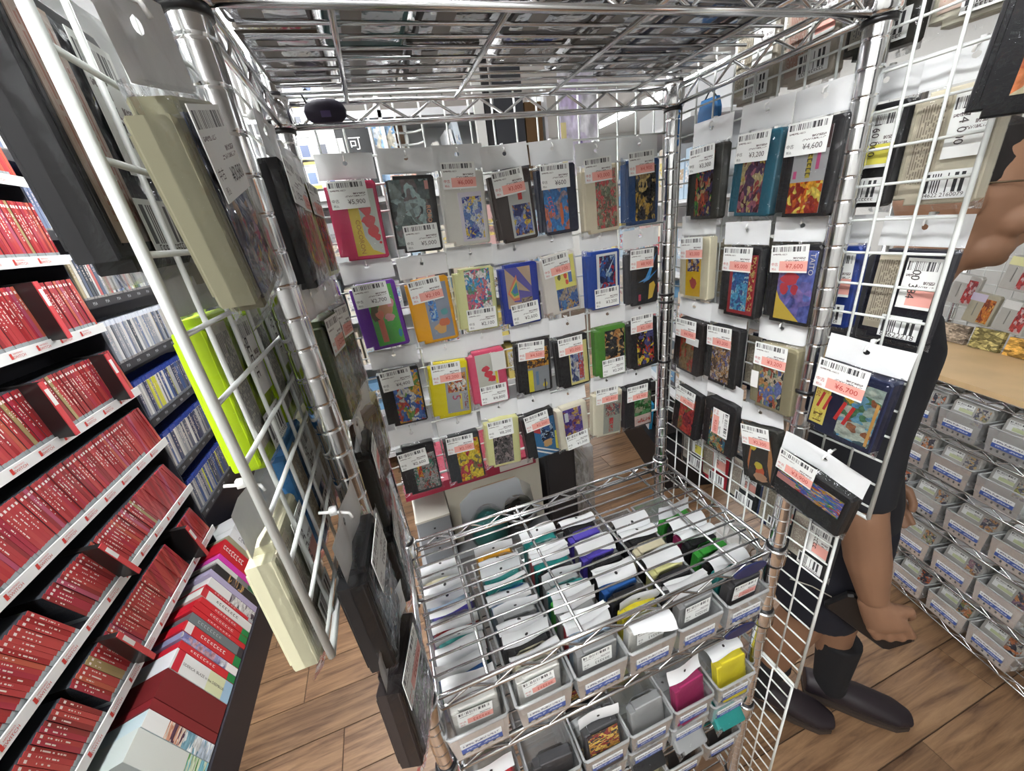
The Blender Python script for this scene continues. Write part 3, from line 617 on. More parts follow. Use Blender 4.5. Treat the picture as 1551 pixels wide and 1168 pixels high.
right = [
 ('black cartridge with a red and green fantasy picture, ¥3,300, on the right panel', (.208, .592), dict(c=(.035, .035, .03), lab=(.28, .05, .78, .92), pal=[(.03, .02, .02), (.2, .05, .04), (.08, .22, .05), (.5, .1, .05), (.45, .32, .15), (.05, .04, .1)], s=5, tag=('T', 0, '¥3,300'))),
 ('teal-blue cartridge with a red and gold warrior picture, ¥3,200, between two black ones', (.120, .592), dict(c=(.025, .13, .19), lab=(.24, .05, .76, .95), pal=[(.08, .02, .03), (.3, .05, .05), (.55, .4, .1), (.35, .12, .16), (.1, .05, .1), (.5, .4, .2)], s=4, tag=('T', 0, '¥3,200'))),
 ('black cartridge with an orange fire picture, ¥4,600, by the front right post', (.040, .588), dict(c=K, lab=(.24, .04, .84, .92), base=(.42, .43, .44), tag=('T', 0, '¥4,600'), lay=[('r', .24, .04, .84, .38, [(.3, .03, .02), (.6, .12, .02), (.75, .35, .03), (.7, .55, .1), (.4, .06, .02)], 4), ('r', .5, .42, .58, .68, (.5, .4, .05)), ('t', '~', .54, .55, .24, 90, (.03, .03, .03)), ('r', .66, .5, .72, .8, (.6, .1, .25)), ('r', .28, .42, .34, .5, (.6, .1, .25)), ('r', .76, .7, .84, .92, (.1, .06, .06))])),
 ('cream cartridge with an all-yellow label, ¥3,000, on the right panel', (.221, .457), dict(c=(.74, .69, .50), lab=(.24, .05, .74, .86), base=(.80, .50, .02), tag=('T', 1, '¥3,000'), lay=[('r', .3, .46, .7, .7, [(.1, .06, .1), (.7, .62, .5), (.1, .1, .25), (.6, .3, .05)], 6), ('o', .5, .27, .12, .1, (.45, .08, .08))])),
 ('black cartridge with a red-framed blue picture and gold lettering, ¥5,000', (.121, .443), dict(c=K, lab=(.26, .05, .93, .90), base=(.35, .03, .04), tag=('T', 1, '¥5,000'), lay=[('r', .34, .1, .76, .66, [(.03, .15, .4), (.08, .35, .6), (.3, .55, .65), (.05, .1, .3)], 6), ('r', .78, .12, .9, .88, [(.35, .03, .04), (.6, .45, .15), (.35, .03, .04)], 9)])),
 ('black cartridge with a blue-violet label, red shape and TAITO lettering, ¥7,600', (.041, .447), dict(c=K, lab=(.26, .05, .96, .94), pal=[(.10, .12, .4), (.14, .2, .55), (.2, .16, .5), (.3, .2, .45), (.1, .14, .45)], s=2.5, hard=False, tag=('T', 1, '¥7,600'), lay=[('p', [(.26, .05), (.5, .05), (.8, .05), (.34, .32), (.26, .42)], (.75, .55, .08)), ('o', .5, .58, .2, .09, (.62, .06, .08)), ('o', .4, .46, .1, .08, (.62, .06, .08)), ('o', .62, .46, .08, .08, (.55, .05, .08)), ('t', 'TAITO', .88, .78, .26, 90, WHT)])),
 ('dark cartridge with a worn gold-brown label and small grey slip, ¥4,900, right panel', (.222, .312), dict(c=(.03, .025, .025), lab=(.26, .05, .76, .85), pal=[(.18, .11, .05), (.24, .15, .07), (.28, .17, .08), (.4, .06, .04)], s=3, tag=('T', 1, '¥4,900'), slip=(.5, .58, .95, .72, (.62, .63, .62)))),
 ('black cartridge with a busy brown and white picture, ¥3,200, middle of the right panel', (.145, .313), dict(c=K, lab=(.24, .06, .80, .88), pal=[(.1, .06, .04), (.35, .2, .1), (.15, .15, .3), (.6, .5, .4), (.45, .25, .1), (.12, .08, .06)], s=8, tag=('T', 1, '¥3,200'))),
 ('khaki cartridge with a folk-tale picture and small white slip, ¥3,200, beside the front post', (.043, .307), dict(c=(.30, .27, .17), lab=(.22, .06, .76, .86), pal=[(.05, .06, .06), (.2, .3, .2), (.15, .2, .45), (.55, .3, .12), (.6, .5, .35), (.4, .1, .06)], s=4.5, tag=('T', 1, '¥3,200'), slip=(.04, .3, .22, .56, WHT))),
 ('black cartridge with a red label, ¥2,900, low on the right panel', (.218, .170), dict(c=K, lab=(.26, .05, .82, .85), pal=[(.05, .03, .06), (.5, .05, .05), (.6, .08, .06), (.25, .16, .06), (.3, .04, .05)], s=3, tag=('T', 1, '¥2,900'))),
 ('black cartridge with an upright pink price sticker over a busy picture, right panel', (.132, .180), dict(c=K, lab=(.24, .04, .78, .78), pal=[(.05, .05, .06), (.3, .3, .25), (.5, .2, .05), (.06, .2, .3), (.55, .45, .2), (.1, .25, .15)], s=7, tag=('V', 1, '¥2,600'))),
 ('dark cartridge with an orange sword picture on black hung askew, ¥2,300', (.045, .163), dict(c=(.035, .03, .035), lab=(.16, .04, .84, .88), base=(.03, .025, .02), tag=('T', 1, '¥2,300'), lay=[('p', [(.74, .1), (.84, .5), (.8, .86), (.7, .4)], (.45, .2, .06)), ('p', [(.16, .2), (.3, .6), (.26, .62), (.16, .35)], (.55, .18, .06)), ('o', .34, .66, .1, .1, (.7, .55, .04)), ('o', .5, .26, .14, .1, (.6, .1, .03)), ('o', .46, .34, .12, .07, (.6, .5, .05)), ('o', .5, .14, .2, .08, (.5, .28, .16))])),
]
RROLL = [1, 3, 1.5, -2, 0, 0, 3, 0, -2, 6, 1, -12]
for i, (lab, (y, z), sp) in enumerate(right):
    cartpack(lab, (.6085 + (.0035 if i % 2 else 0), y, zz(z)), -PI / 2, math.radians(RROLL[i]), sp, 'bagged cartridges on the right panel')
cartpack('navy cartridge with a yellow side strip and landscape picture, ¥6,700', (.600, -.066, zz(.308)), -PI / 2, math.radians(3), dict(size=(.080, .098, .019), c=(.015, .02, .05), lab=(.46, .08, .95, .88), pal=[(.05, .1, .12), (.35, .45, .4), (.1, .3, .5), (.3, .12, .06), (.45, .52, .45), (.08, .2, .1), (.15, .35, .5)], s=3.6, tag=((-.15, .36), 1, '¥6,700'), tagsc=1.12, lay=[
    ('r', .04, .12, .27, .86, (.78, .66, .14)), ('t', 'namcot', .09, .66, .3, 90, (.45, .1, .05)), ('t', '国志', .2, .68, .17, 90, (.5, .3, .02)), ('t', 'II', .2, .48, .12, 12, (.6, .05, .05)), ('r', .09, .16, .23, .32, [(.25, .16, .04), (.78, .66, .14), (.3, .18, .06)], 9),
    ('o', .55, .7, .09, .12, (.72, .5, .04)), ('t', '三国志', .55, .68, .2, 90, (.4, .18, .02)), ('t', 'II', .53, .42, .15, 14, (.65, .04, .04)), ('r', .9, .1, .94, .7, (.55, .3, .08))]), 'bagged cartridges on the right panel')
cartpack('wide black cartridge with a long party-coloured strip label, ¥3,900, lowest on the right', (.598, -.047, zz(.160)), -PI / 2, math.radians(8), dict(size=(.106, .076, .022), c=(.016, .016, .017), lab=(.06, .42, .93, .84), pal=[(.04, .1, .4), (.08, .2, .5), (.55, .3, .04), (.45, .06, .04), (.65, .5, .3), (.06, .24, .08), (.1, .12, .45)], s=7, tag=((-.22, .42), 1, '¥3,900'), tagsc=1.06, lay=[('r', .06, .6, .38, .84, [(.06, .24, .06), (.1, .4, .1), (.6, .2, .2), (.4, .08, .06)], 6), ('r', .06, .42, .34, .56, (.6, .26, .24))]), 'bagged cartridges on the right panel', tilt=math.radians(4))
cartpack('large black cased game with a red and yellow cover and bright glare, top right corner', (.578, -.168, zz(.668)), -PI / 2, math.radians(4), dict(size=(.104, .132, .020), c=(.02, .022, .026), lab=(.24, .10, .9, 1.0), pal=[(.4, .08, .04), (.55, .14, .06), (.5, .45, .3), (.6, .58, .05), (.6, .2, .08)], s=2.6, tag=((-.12, .49), 0, '¥4,400')), 'bagged cartridges on the right panel')

# cartridges hung on the outside of the right panel: their backs face the rack
outer = [
 ((-.062, .748), (.52, .50, .40), (1, 1, '160'), 'grey-beige cartridge back with yellow stock tag, topmost outside the right panel'),
 ((.018, .748), (.03, .035, .03), (2, 2, '174 300'), 'dark cartridge back with white stock tag, topmost behind the front post'),
 ((.098, .745), (.60, .54, .45), (1, 0, None), 'beige cartridge back with pink stock tag under the top shelf edge'),
 ((.178, .745), (.50, .46, .38), (0, 2, None), 'brownish cartridge back with white tag near the far top corner'),
 ((-.066, .590), (.72, .67, .52), (0, 2, '174 000', '84622 2160079'), 'cream cartridge back with large bar code beside the walking person'),
 ((.010, .592), (.02, .02, .022), (2, 1, '160 000'), 'black cartridge back with yellow stock tag 160 000 behind the front post'),
 ((-.062, .437), (.02, .02, .03), (0, 0, '00 384', '84622218'), 'black cartridge back with cream page and pink stock tag, behind the wire'),
 ((.022, .440), (.02, .05, .26), (2, 0, '00 300'), 'blue cartridge back with pink stock tag beside the front post'),
 ((.105, .450), (.55, .5, .4), (3, 2, None), 'tan cartridge back seen between two front cartridges of the right panel'),
 ((.180, .450), (.70, .66, .52), (0, 0, None), 'pale cartridge back showing beside the yellow-labelled cartridge'),
 ((.100, .300), (.03, .03, .05), (0, 0, None), 'dark cartridge back seen beside the khaki cartridge'),
 ((.190, .300), (.62, .57, .46), (2, 2, None), 'pale cartridge back behind the third row of the right panel'),
 ((.085, .165), (.60, .5, .4), (1, 0, None), 'pinkish cartridge back in the bottom row of the right panel'),
 ((.235, .062), (.035, .035, .04), (2, 1, None), 'dark cartridge back low outside the right panel by the corner post'),
 ((.175, .058), (.62, .03, .05), (0, 0, None), 'red cartridge back low outside the right panel'),
 ((.105, .052), (.03, .03, .04), (3, 0, None), 'black cartridge back low outside the right panel with pale page'),
 ((.032, .046), (.02, .04, .16), (0, 0, None), 'navy cartridge back low outside the right panel by the front post'),
 ((-.030, .020), (.03, .035, .04), (3, 0, None), 'dark cartridge back low outside the right panel under the wide black cartridge'),
]
for (y, z), c, bk, lab in outer:
    cartpack(lab, (XR + .0185, y, zz(z)), -PI / 2, math.radians(random.uniform(-3, 3)), dict(c=c, back=bk), 'cartridges hung outside the right panel')

# left panel: inner face towards the rack, seen almost edge on
OLIVE = (.26, .25, .17)
left_in = [
 ((-.108, .597), dict(size=(.070, .088, .017), c=OLIVE, lab=(.14, .06, .86, .94), pal=[(.05, .05, .05), (.1, .12, .2), (.3, .3, .32), (.45, .3, .2), (.06, .06, .1)], s=3, tag=((-.02, .27), 0, '¥3,580')), 'olive cased cartridge under a big grey header, nearest the camera on the left'),
 ((.074, .592), dict(c=K, lab=(.3, .05, .9, .9), pal=[(.02, .02, .02), (.08, .08, .1), (.2, .1, .05)], s=4, tag=('T', 0, None)), 'black cartridge edge on behind the front left post, top row'),
 ((.149, .592), dict(c=(.50, .46, .34), lab=(.3, .05, .9, .9), pal=[(.5, .42, .3), (.55, .25, .2), (.45, .4, .2), (.6, .5, .4)], s=4, tag=('T', 1, None)), 'tan cartridge with pinkish label between black and pale yellow on the left'),
 ((.224, .590), dict(c=(.70, .68, .34), lab=(.3, .05, .88, .9), pal=[(.05, .06, .06), (.15, .12, .08), (.08, .2, .3), (.35, .28, .15), (.5, .1, .08)], s=4, tag=('T', 1, '¥4,300')), 'pale yellow cartridge with dark picture, ¥4,300, on the left panel'),
 ((.076, .455), dict(c=(.10, .13, .06), lab=(.1, .05, .9, .9), pal=[(.1, .13, .05), (.2, .18, .1), (.26, .2, .12), (.08, .1, .06)], s=6, tag=('T', 1, None)), 'green-brown cartridge in a crumpled bag on the left panel, second row'),
 ((.156, .452), dict(c=K, lab=(.1, .05, .9, .9), pal=[(.1, .06, .08), (.14, .1, .12), (.06, .12, .05), (.2, .12, .12)], s=4, tag=('T', 1, None)), 'black cartridge with a pink sticker in the second row of the left panel'),
 ((.236, .452), dict(c=(.3, .26, .2), lab=(.1, .05, .9, .9), pal=[(.3, .2, .15), (.5, .4, .3), (.2, .1, .1)], s=4), 'brown cartridge at the far end of the left panel, second row'),
 ((.070, .310), dict(c=(.03, .03, .032), lab=(.2, .05, .9, .9), pal=[(.2, .1, .12), (.3, .16, .16), (.1, .06, .08)], s=4, tag=('T', 1, None)), 'black cartridge edge on behind the front left post, third row'),
 ((.150, .312), dict(c=(.20, .15, .11), lab=(.2, .05, .9, .9), pal=[(.2, .12, .1), (.3, .2, .16), (.14, .1, .08)], s=4), 'brown cartridge swung out from the left panel, third row'),
 ((.228, .300), dict(c=(.66, .62, .36), lab=(.2, .05, .9, .9), pal=[(.3, .25, .1), (.5, .45, .2), (.2, .15, .05)], s=4), 'pale yellow cartridge low on the left panel near the back post'),
 ((-.088, .305), dict(size=(.072, .106, .020), c=(.012, .012, .014), lab=(.2, .05, .9, .9), pal=[(.03, .03, .03), (.1, .06, .05), (.2, .2, .2)], s=4, tag=((.12, .3), 0, None)), 'black cartridge under a grey header at the lower front of the left panel'),
 ((.048, .215), dict(c=(.02, .02, .022), lab=(.2, .05, .9, .9), pal=[(.25, .1, .08), (.05, .2, .18), (.5, .5, .5), (.1, .1, .1)], s=5, tag=('T', 0, None)), 'black cartridge with a white sticker behind the lower front left post'),
 ((.130, .200), dict(c=(.42, .05, .06), lab=(.2, .05, .9, .9), pal=[(.6, .1, .06), (.7, .6, .5), (.4, .3, .2)], s=5, tag=('T', 1, None)), 'red cartridge low on the left of the rack above the wire shelf'),
 ((-.100, .190), dict(size=(.072, .106, .020), c=(.03, .026, .02), lab=(.2, .05, .9, .9), pal=[(.1, .12, .1), (.3, .25, .3), (.2, .25, .2)], s=5, tag=((-.1, .36), 1, None)), 'dark cartridge in a loose bag with pink sticker, lowest front of the left panel'),
]
LTILT = {0: (-.5, 0), 8: (.35, .25), 9: (.1, .15), 10: (-.05, .1), 13: (.1, .25), 4: (.05, .12), 5: (.12, .18), 3: (.0, .1)}
for i, ((y, z), sp, lab) in enumerate(left_in):
    ro, tw = LTILT.get(i, (0, 0))
    cartpack(lab, (.0085 + (.003 if i % 2 else 0), y, zz(z)), PI / 2 - tw, ro * .5 + math.radians(random.uniform(-2, 2)), sp, 'bagged cartridges inside the left panel')
left_out = [
 ((-.092, .628), (.02, .02, .025), (1, 2, None), 'dark cased game back with reddish page behind the left panel edge, topmost'),
 ((-.012, .615), (.44, .42, .34), (1, 0, None), 'beige game back behind the left panel beside the olive case'),
 ((-.046, .488), (.45, .66, .01), (2, 2, None), 'bright lime-green cartridge back behind the left panel'),
 ((.036, .486), (.38, .58, .01), (2, 2, None), 'lime-green cartridge back farther along behind the left panel'),
 ((.118, .480), (.05, .05, .055), (3, 0, None), 'black cartridge back farther along behind the left panel'),
 ((-.005, .372), (.05, .2, .45), (0, 2, None), 'blue cartridge back behind the left panel, second from its bottom'),
 ((-.090, .345), (.62, .60, .42), (0, 0, None), 'pale cream cartridge back hanging low outside the left panel'),
 ((.080, .360), (.50, .48, .32), (0, 0, None), 'olive cream cartridge back behind the grey header on the left'),
]
for (y, z), c, bk, lab in left_out:
    cartpack(lab, (XL - .0185, y, zz(z)), PI / 2, math.radians(random.uniform(-3, 3)), dict(c=c, back=bk, size=(.074, .108, .0175)), 'cartridges hung outside the left panel')

# ---------------------------------------------------------------- plastic bins on the lower shelves and the cartridges standing in them
BINW, BIND, BINH = .092, .285, .068
STK_BLUE = (.05, .10, .36)
def bin_tub(w=BINW, dp=BIND, h=BINH):
    b = MB(); a = w / 2; t = .006
    def ring(z, k): return [(-a + k, k, z), (a - k, k, z), (a - k, dp - k, z), (-a + k, dp - k, z)]
    vs = ring(h, 0) + ring(0, t) + ring(h - .001, .0016) + ring(.0016, t + .0016)
    fs = [(i, (i + 1) % 4, 4 + (i + 1) % 4, 4 + i) for i in range(4)] + [(4, 5, 6, 7)] + [(8 + (i + 1) % 4, 8 + i, 12 + i, 12 + (i + 1) % 4) for i in range(4)] + [(15, 14, 13, 12)]
    b.add(vs, fs)
    return b.mesh('tub', CLEARBIN)
def bin_rim(w=BINW, dp=BIND, h=BINH):
    a = w / 2
    return MB().tube([(-a, .004, h), (-a + .004, 0, h), (a - .004, 0, h), (a, .004, h), (a, dp, h), (-a, dp, h), (-a, .004, h)], .0026, 6).mesh('rim', film('bin_rim_plastic', (.92, .93, .93), .08, .12, .05, 20, haze=.32), True)
def slot_mesh(w):
    b = MB(); mi = 0
    for i in range(6):
        x = -w * .32 + i * w * .128
        b.b2((x - .0022, -.0009, .011), (x + .0022, .0004, .019))
    return b.mesh('slots', M('slot_dark', (.10, .10, .10), .6))
def side_holes(dp, h):
    b = MB()
    for j in range(4):
        for i in range(12):
            y = .03 + i * (dp - .05) / 12 + (j % 2) * .009; z = .014 + j * .012; k = .004
            b.add([(0, y - k, z), (0, y, z - k * .8), (0, y + k, z), (0, y, z + k * .8)], [(0, 1, 2, 3)])
    return b.mesh('lattice_holes', M('slot_dark', (.10, .10, .10), .6))
def bin_label_mat():
    m, nt, b = nodes_of('bin_label'); b.inputs['Roughness'].default_value = .4
    x, y, z = gen_xyz(nt)
    ln = mth(nt, 'MULTIPLY', mth(nt, 'MULTIPLY', band(nt, z, .66, .86), band(nt, x, .05, .95)), print_lines(nt, x, z, 34, 12, .45))
    l2 = mth(nt, 'MULTIPLY', mth(nt, 'MULTIPLY', band(nt, z, .16, .34), band(nt, x, .12, .9)), print_lines(nt, x, z, 26, 12, .45))
    col = mixc(nt, ln, (.74, .76, .76), (.2, .2, .25)); col = mixc(nt, mth(nt, 'LESS_THAN', z, .5), col, STK_BLUE); col = mixc(nt, l2, col, (.5, .55, .68))
    nt.links.new(col, b.inputs['Base Color'])
    return m
BINLAB = bin_label_mat()
def make_bin(label, loc, rotz=0, group=None, w=BINW, dp=BIND, h=BINH):
    t = thing('storage_bin', label, 'bin', loc, (0, 0, rotz), group)
    key = (w, dp, h)
    link('tub', cached(('tub', key), lambda: bin_tub(w, dp, h)), t)
    link('rim', cached(('rim', key), lambda: bin_rim(w, dp, h)), t)
    sl = cached(('slots', key), lambda: slot_mesh(w)); link('slots', sl, t, (0, .0055, 0))['kind'] = 'stuff'
    lm = cached(('binlab', key), lambda: MB().b2((-w * .34, -.0006, h * .30), (w * .34, .0002, h * .62)).mesh('bin_label', BINLAB))
    link('bin_label', lm, t, (0, .0022, 0), (0, 0, 0))
    for s in (-1, 1):
        o = link('lattice_holes', cached(('holes', key), lambda: side_holes(dp, h)), t, (s * (w / 2 - .0005), 0, 0)); o['kind'] = 'stuff'
    return t
def flop_mesh(i):
    rr = random.Random(40 + i); w = .040; a0 = rr.uniform(-.5, .5); cv = [(-2.2), (-1.1), (1.4), (.4), (-1.7), (2.1), (-.3)][i % 7]; sk = rr.uniform(-.5, .5)
    def fn(u, v):
        L = .030 * v; a = a0 + cv * v * (1 + sk * (u - .5)) * .8
        y = -math.sin(a) * L; z = math.cos(a) * L
        return ((u - .5) * 2 * w * (1 - .06 * v * abs(sk)), y + .003 * math.sin(u * 5 + i), .0535 + z)
    m = MB().sheet(6, 5, fn)
    # punched hole, seen as a small dark disc lying in the sheet
    c = Vector(fn(.5, .5)); ux = (Vector(fn(.55, .5)) - Vector(fn(.45, .5))).normalized(); vz = (Vector(fn(.5, .55)) - Vector(fn(.5, .45))).normalized(); nn = ux.cross(vz)
    for s in (-1, 1): m.add([c + nn * .0006 * s + (ux * math.cos(k * PI / 4) + vz * math.sin(k * PI / 4)) * .003 for k in range(8)], [tuple(range(8)) if s > 0 else tuple(range(7, -1, -1))], 1)
    return m.mesh('bag_header', [HEADM, BLACKPL], True)
BIN_CART = [0]
def bin_cart(loc, c, label, group, rotz=0, lean=0.0, tag_=False):
    BIN_CART[0] += 1; i = BIN_CART[0]
    w, h, d = .070, .100, .0165
    t = thing('bagged_cartridge', label, 'game cartridge', (loc[0], loc[1], loc[2] + h / 2), (lean, 0, rotz), group)
    link('shell', cached(('shell', w, h, d, c), lambda: shell_mesh(w, h, d, c)), t)
    link('bag', cached(('bag', w, h, d, i % 5), lambda: bag_mesh(w, h, d, i % 5)), t)
    if i % 10 not in (2, 5, 8): link('bag_header', cached(('flop', i % 7), lambda: flop_mesh(i)), t)
    if tag_ == 2:
        price_tag(t, random.uniform(-.006, .006), .028, -d / 2 - .0036, None, i % 2, random.uniform(-.08, .08))
    elif tag_:
        b = MB().b2((X0 := -.03, -.0116, .0), (.03, -.0112, .045)).obj('label', art('bin_cart_art_%d' % i, [(.06, .05, .05), (.4, .2, .05), (.6, .4, .1), (.25, .05, .05)], 5, 2, i), t)
    return t
CN = {'K': ('black', (.02, .02, .022)), 'W': ('white', (.72, .72, .68)), 'C': ('cream', (.72, .66, .46)), 'G': ('green', (.05, .34, .05)), 'T': ('teal', (.02, .27, .25)), 'B': ('blue', (.03, .12, .38)), 'V': ('violet-blue', (.11, .08, .50)), 'R': ('red', (.60, .05, .06)), 'Y': ('yellow', (.78, .66, .04)), 'A': ('grey', (.33, .34, .34)), 'M': ('maroon', (.36, .03, .12)), 'O': ('orange', (.78, .38, .02)), 'P': ('pink-red', (.72, .14, .16)), 'L': ('light blue', (.34, .46, .60)), 'D': ('dark grey', (.07, .07, .075)), 'E': ('pale yellow', (.72, .70, .32))}
LV1 = [(.058, 'WABGVTRCVLAACC', 'leftmost bin'), (.163, 'WCKADALBTTAAO', 'second bin'), (.262, 'ALRAGTAKTPAT', 'third bin'), (.357, 'WYKBKKVAVK', 'fourth bin'), (.454, 'ADKEKCKDK', 'fifth bin'), (.557, 'DTKGKMKG', 'rightmost bin')]
for bi, (x, cs, nm) in enumerate(LV1):
    make_bin('clear plastic bin under the wire shelf, ' + nm + ' of the upper tier', (x, -.013, zz(SH2 + .0032)), 0, 'bins on the upper lower shelf')
    n = len(cs); seen = {}
    for j, ch in enumerate(cs):
        y = .012 + j * (.258 / max(n, 10)) * (1.0 if n > 9 else .94)
        seen[ch] = seen.get(ch, 0) + 1
        wd = CN[ch][0]
        lab = '%s bagged cartridge standing in the %s under the wire shelf' % (wd, nm); 
        if cs.count(ch) > 1: lab = '%s bagged cartridge, %s of its colour from the front, %s under the shelf' % (wd, ['first', 'second', 'third', 'fourth', 'fifth'][seen[ch] - 1], nm)
        bin_cart((x + random.uniform(-.003, .003), y, zz(SH2 + .006)), CN[ch][1], lab, 'cartridges standing in the upper bins', random.uniform(-.02, .02), [.06, .03, .08, .05, .02, .07][bi] + random.uniform(-.012, .012), tag_=2 if j == 0 else False)
tiers = [(SH3 + .0032, -.012, 'lower stacked tier', ['DW', 'A', 'KD', 'KC', 'AW', 'T']), (SH3 + .0032 + .0715, -.018, 'upper stacked tier', ['RC', 'D', 'DK', 'AE', 'M', 'Y']), (-.75 + .1463, -.012, 'bottom tier', ['', '', 'AW', 'E', 'KW', 'KY'])]
ORD = ['first', 'second', 'third', 'fourth', 'fifth', 'sixth']
for z, yo, nm, cols in tiers:
    for k in range(6):
        if not cols[k]: continue
        x = [.058, .163, .262, .357, .454, .557][k]
        make_bin('clear plastic bin, %s from the left in the %s on the lower shelf' % (ORD[k], nm), (x, yo, zz(z)), 0, 'bins stacked on the lower shelf')
        for j, ch in enumerate(cols[k]):
            if nm == 'lower stacked tier' and j: continue
            o = bin_cart((x, (yo + .02 if j == 0 else yo + .11) if nm != 'lower stacked tier' else yo + .028, zz(z) + .003), CN[ch][1], '%s bagged cartridge in the %s bin of the %s' % (CN[ch][0], ORD[k], nm), 'cartridges in the stacked bins', random.uniform(-.06, .06), random.uniform(-.9, -.7) if nm == 'lower stacked tier' else random.uniform(-.2, .2), tag_=(k == 2))
            if nm == 'lower stacked tier': o.location.z -= .030
for x, z in ((.556, -.022), (.556, SH2 - .022)):
    n = 20
    MB().plate([(x + .036 * math.cos(2 * PI * k / n), zz(z) + .0125 * math.sin(2 * PI * k / n)) for k in range(n)], -.0075, -.004, .0006).obj('badge', M('badge_blue', (.02, .025, .09), .3), rack)

# ---------------------------------------------------------------- wrapped boxes lying on the top shelf, seen from below through its wires
topz = zz(SH_TOP) + .0025
top_items = [(.038, .06, .07, .115, (.05, .04, .035), 'dark brown'), (.040, .20, .07, .13, (.09, .075, .06), 'taupe'), (.118, .09, .075, .15, (.01, .10, .10), 'teal green'), (.120, .232, .072, .11, (.12, .115, .105), 'grey'),
             (.205, .08, .085, .14, (.025, .024, .023), 'black glossy'), (.200, .215, .080, .10, (.04, .036, .03), 'brown-black'), (.300, .075, .09, .13, (.03, .028, .028), 'black'), (.303, .185, .08, .06, (.05, .045, .04), 'dark thin'),
             (.390, .09, .075, .15, (.10, .09, .08), 'grey-brown'), (.392, .215, .07, .08, (.03, .03, .032), 'charcoal'), (.475, .10, .085, .17, (.015, .02, .06), 'navy blue'), (.478, .235, .07, .075, (.04, .04, .05), 'slate'),
             (.562, .095, .07, .16, (.07, .065, .06), 'dark grey'), (.560, .235, .06, .08, (.18, .17, .16), 'light grey')]
for i, (x, y, w, dp, c, nm) in enumerate(top_items):
    t = thing('wrapped_box', '%s film-wrapped game box lying on the top wire shelf' % nm, 'game box', (x, y, topz), (0, 0, random.uniform(-.03, .03)), 'wrapped boxes on the top shelf')
    MB().plate([(-w / 2, -dp / 2), (w / 2, -dp / 2), (w / 2, dp / 2), (-w / 2, dp / 2)], -.030, -.001, .002).obj('box', M('box_%d' % i, c, .35, noise=.5, scale=45), t, rot=(-PI / 2, 0, 0))
    a, b = w / 2 + .003, dp / 2 + .003
    rr = random.Random(i)
    MB().sheet(9, 9, lambda u, v: ((u - .5) * 2 * a, (v - .5) * 2 * b, (.0002 + rr.uniform(0, .0008)) if .05 < u < .95 and .05 < v < .95 else .004)).obj('wrap', film('wrap_film', gloss=.015, rough=.1, bump=.5, scale=20), t, True)
    MB().box((-w * .18, 0, .0004), (.018, dp * .8, .0002)).obj('tape', M('tape_grey', (.35, .34, .32), .3), t)
# small dark pouch on the back rim and a blue pouch outside the corner
t = thing('cloth_pouch', 'small purple-black pouch hooked on the back rim of the top shelf', 'pouch', (.058, D - .012, zz(.735)))
MB().lathe([(.001, -.014), (.012, -.0135), (.016, -.008), (.017, 0), (.015, .008), (.010, .0125), (.001, .013)], 16).obj('body', M('pouch_dark', (.012, .008, .025), .6), t, True).scale = (1.55, .55, .95)
MB().tube([(-.02, 0, .008), (-.024, 0, .02), (-.018, .006, .026), (-.012, .012, .022)], .0012, 6).obj('hook', BLACKPL, t, True)
MB().b2((-.006, -.0105, -.009), (.006, -.0095, -.002)).obj('badge', M('pouch_tag', (.05, .03, .10), .5), t)
t = thing('blue_pouch', 'bright blue pouch hanging outside the far right corner of the rack', 'pouch', (XR + .03, D - .03, zz(.695)))
MB().plate([(-.022, -.03), (.022, -.03), (.022, .012), (.016, .028), (-.016, .028), (-.022, .012)], -.006, .006, .002).obj('body', M('pouch_blue', (.02, .16, .42), .5), t, rot=(0, 0, -PI / 2))
MB().tube([(0, -.012, .028), (0, 0, .042), (0, .012, .028)], .0014, 6).obj('strap', BLACKPL, t, True)

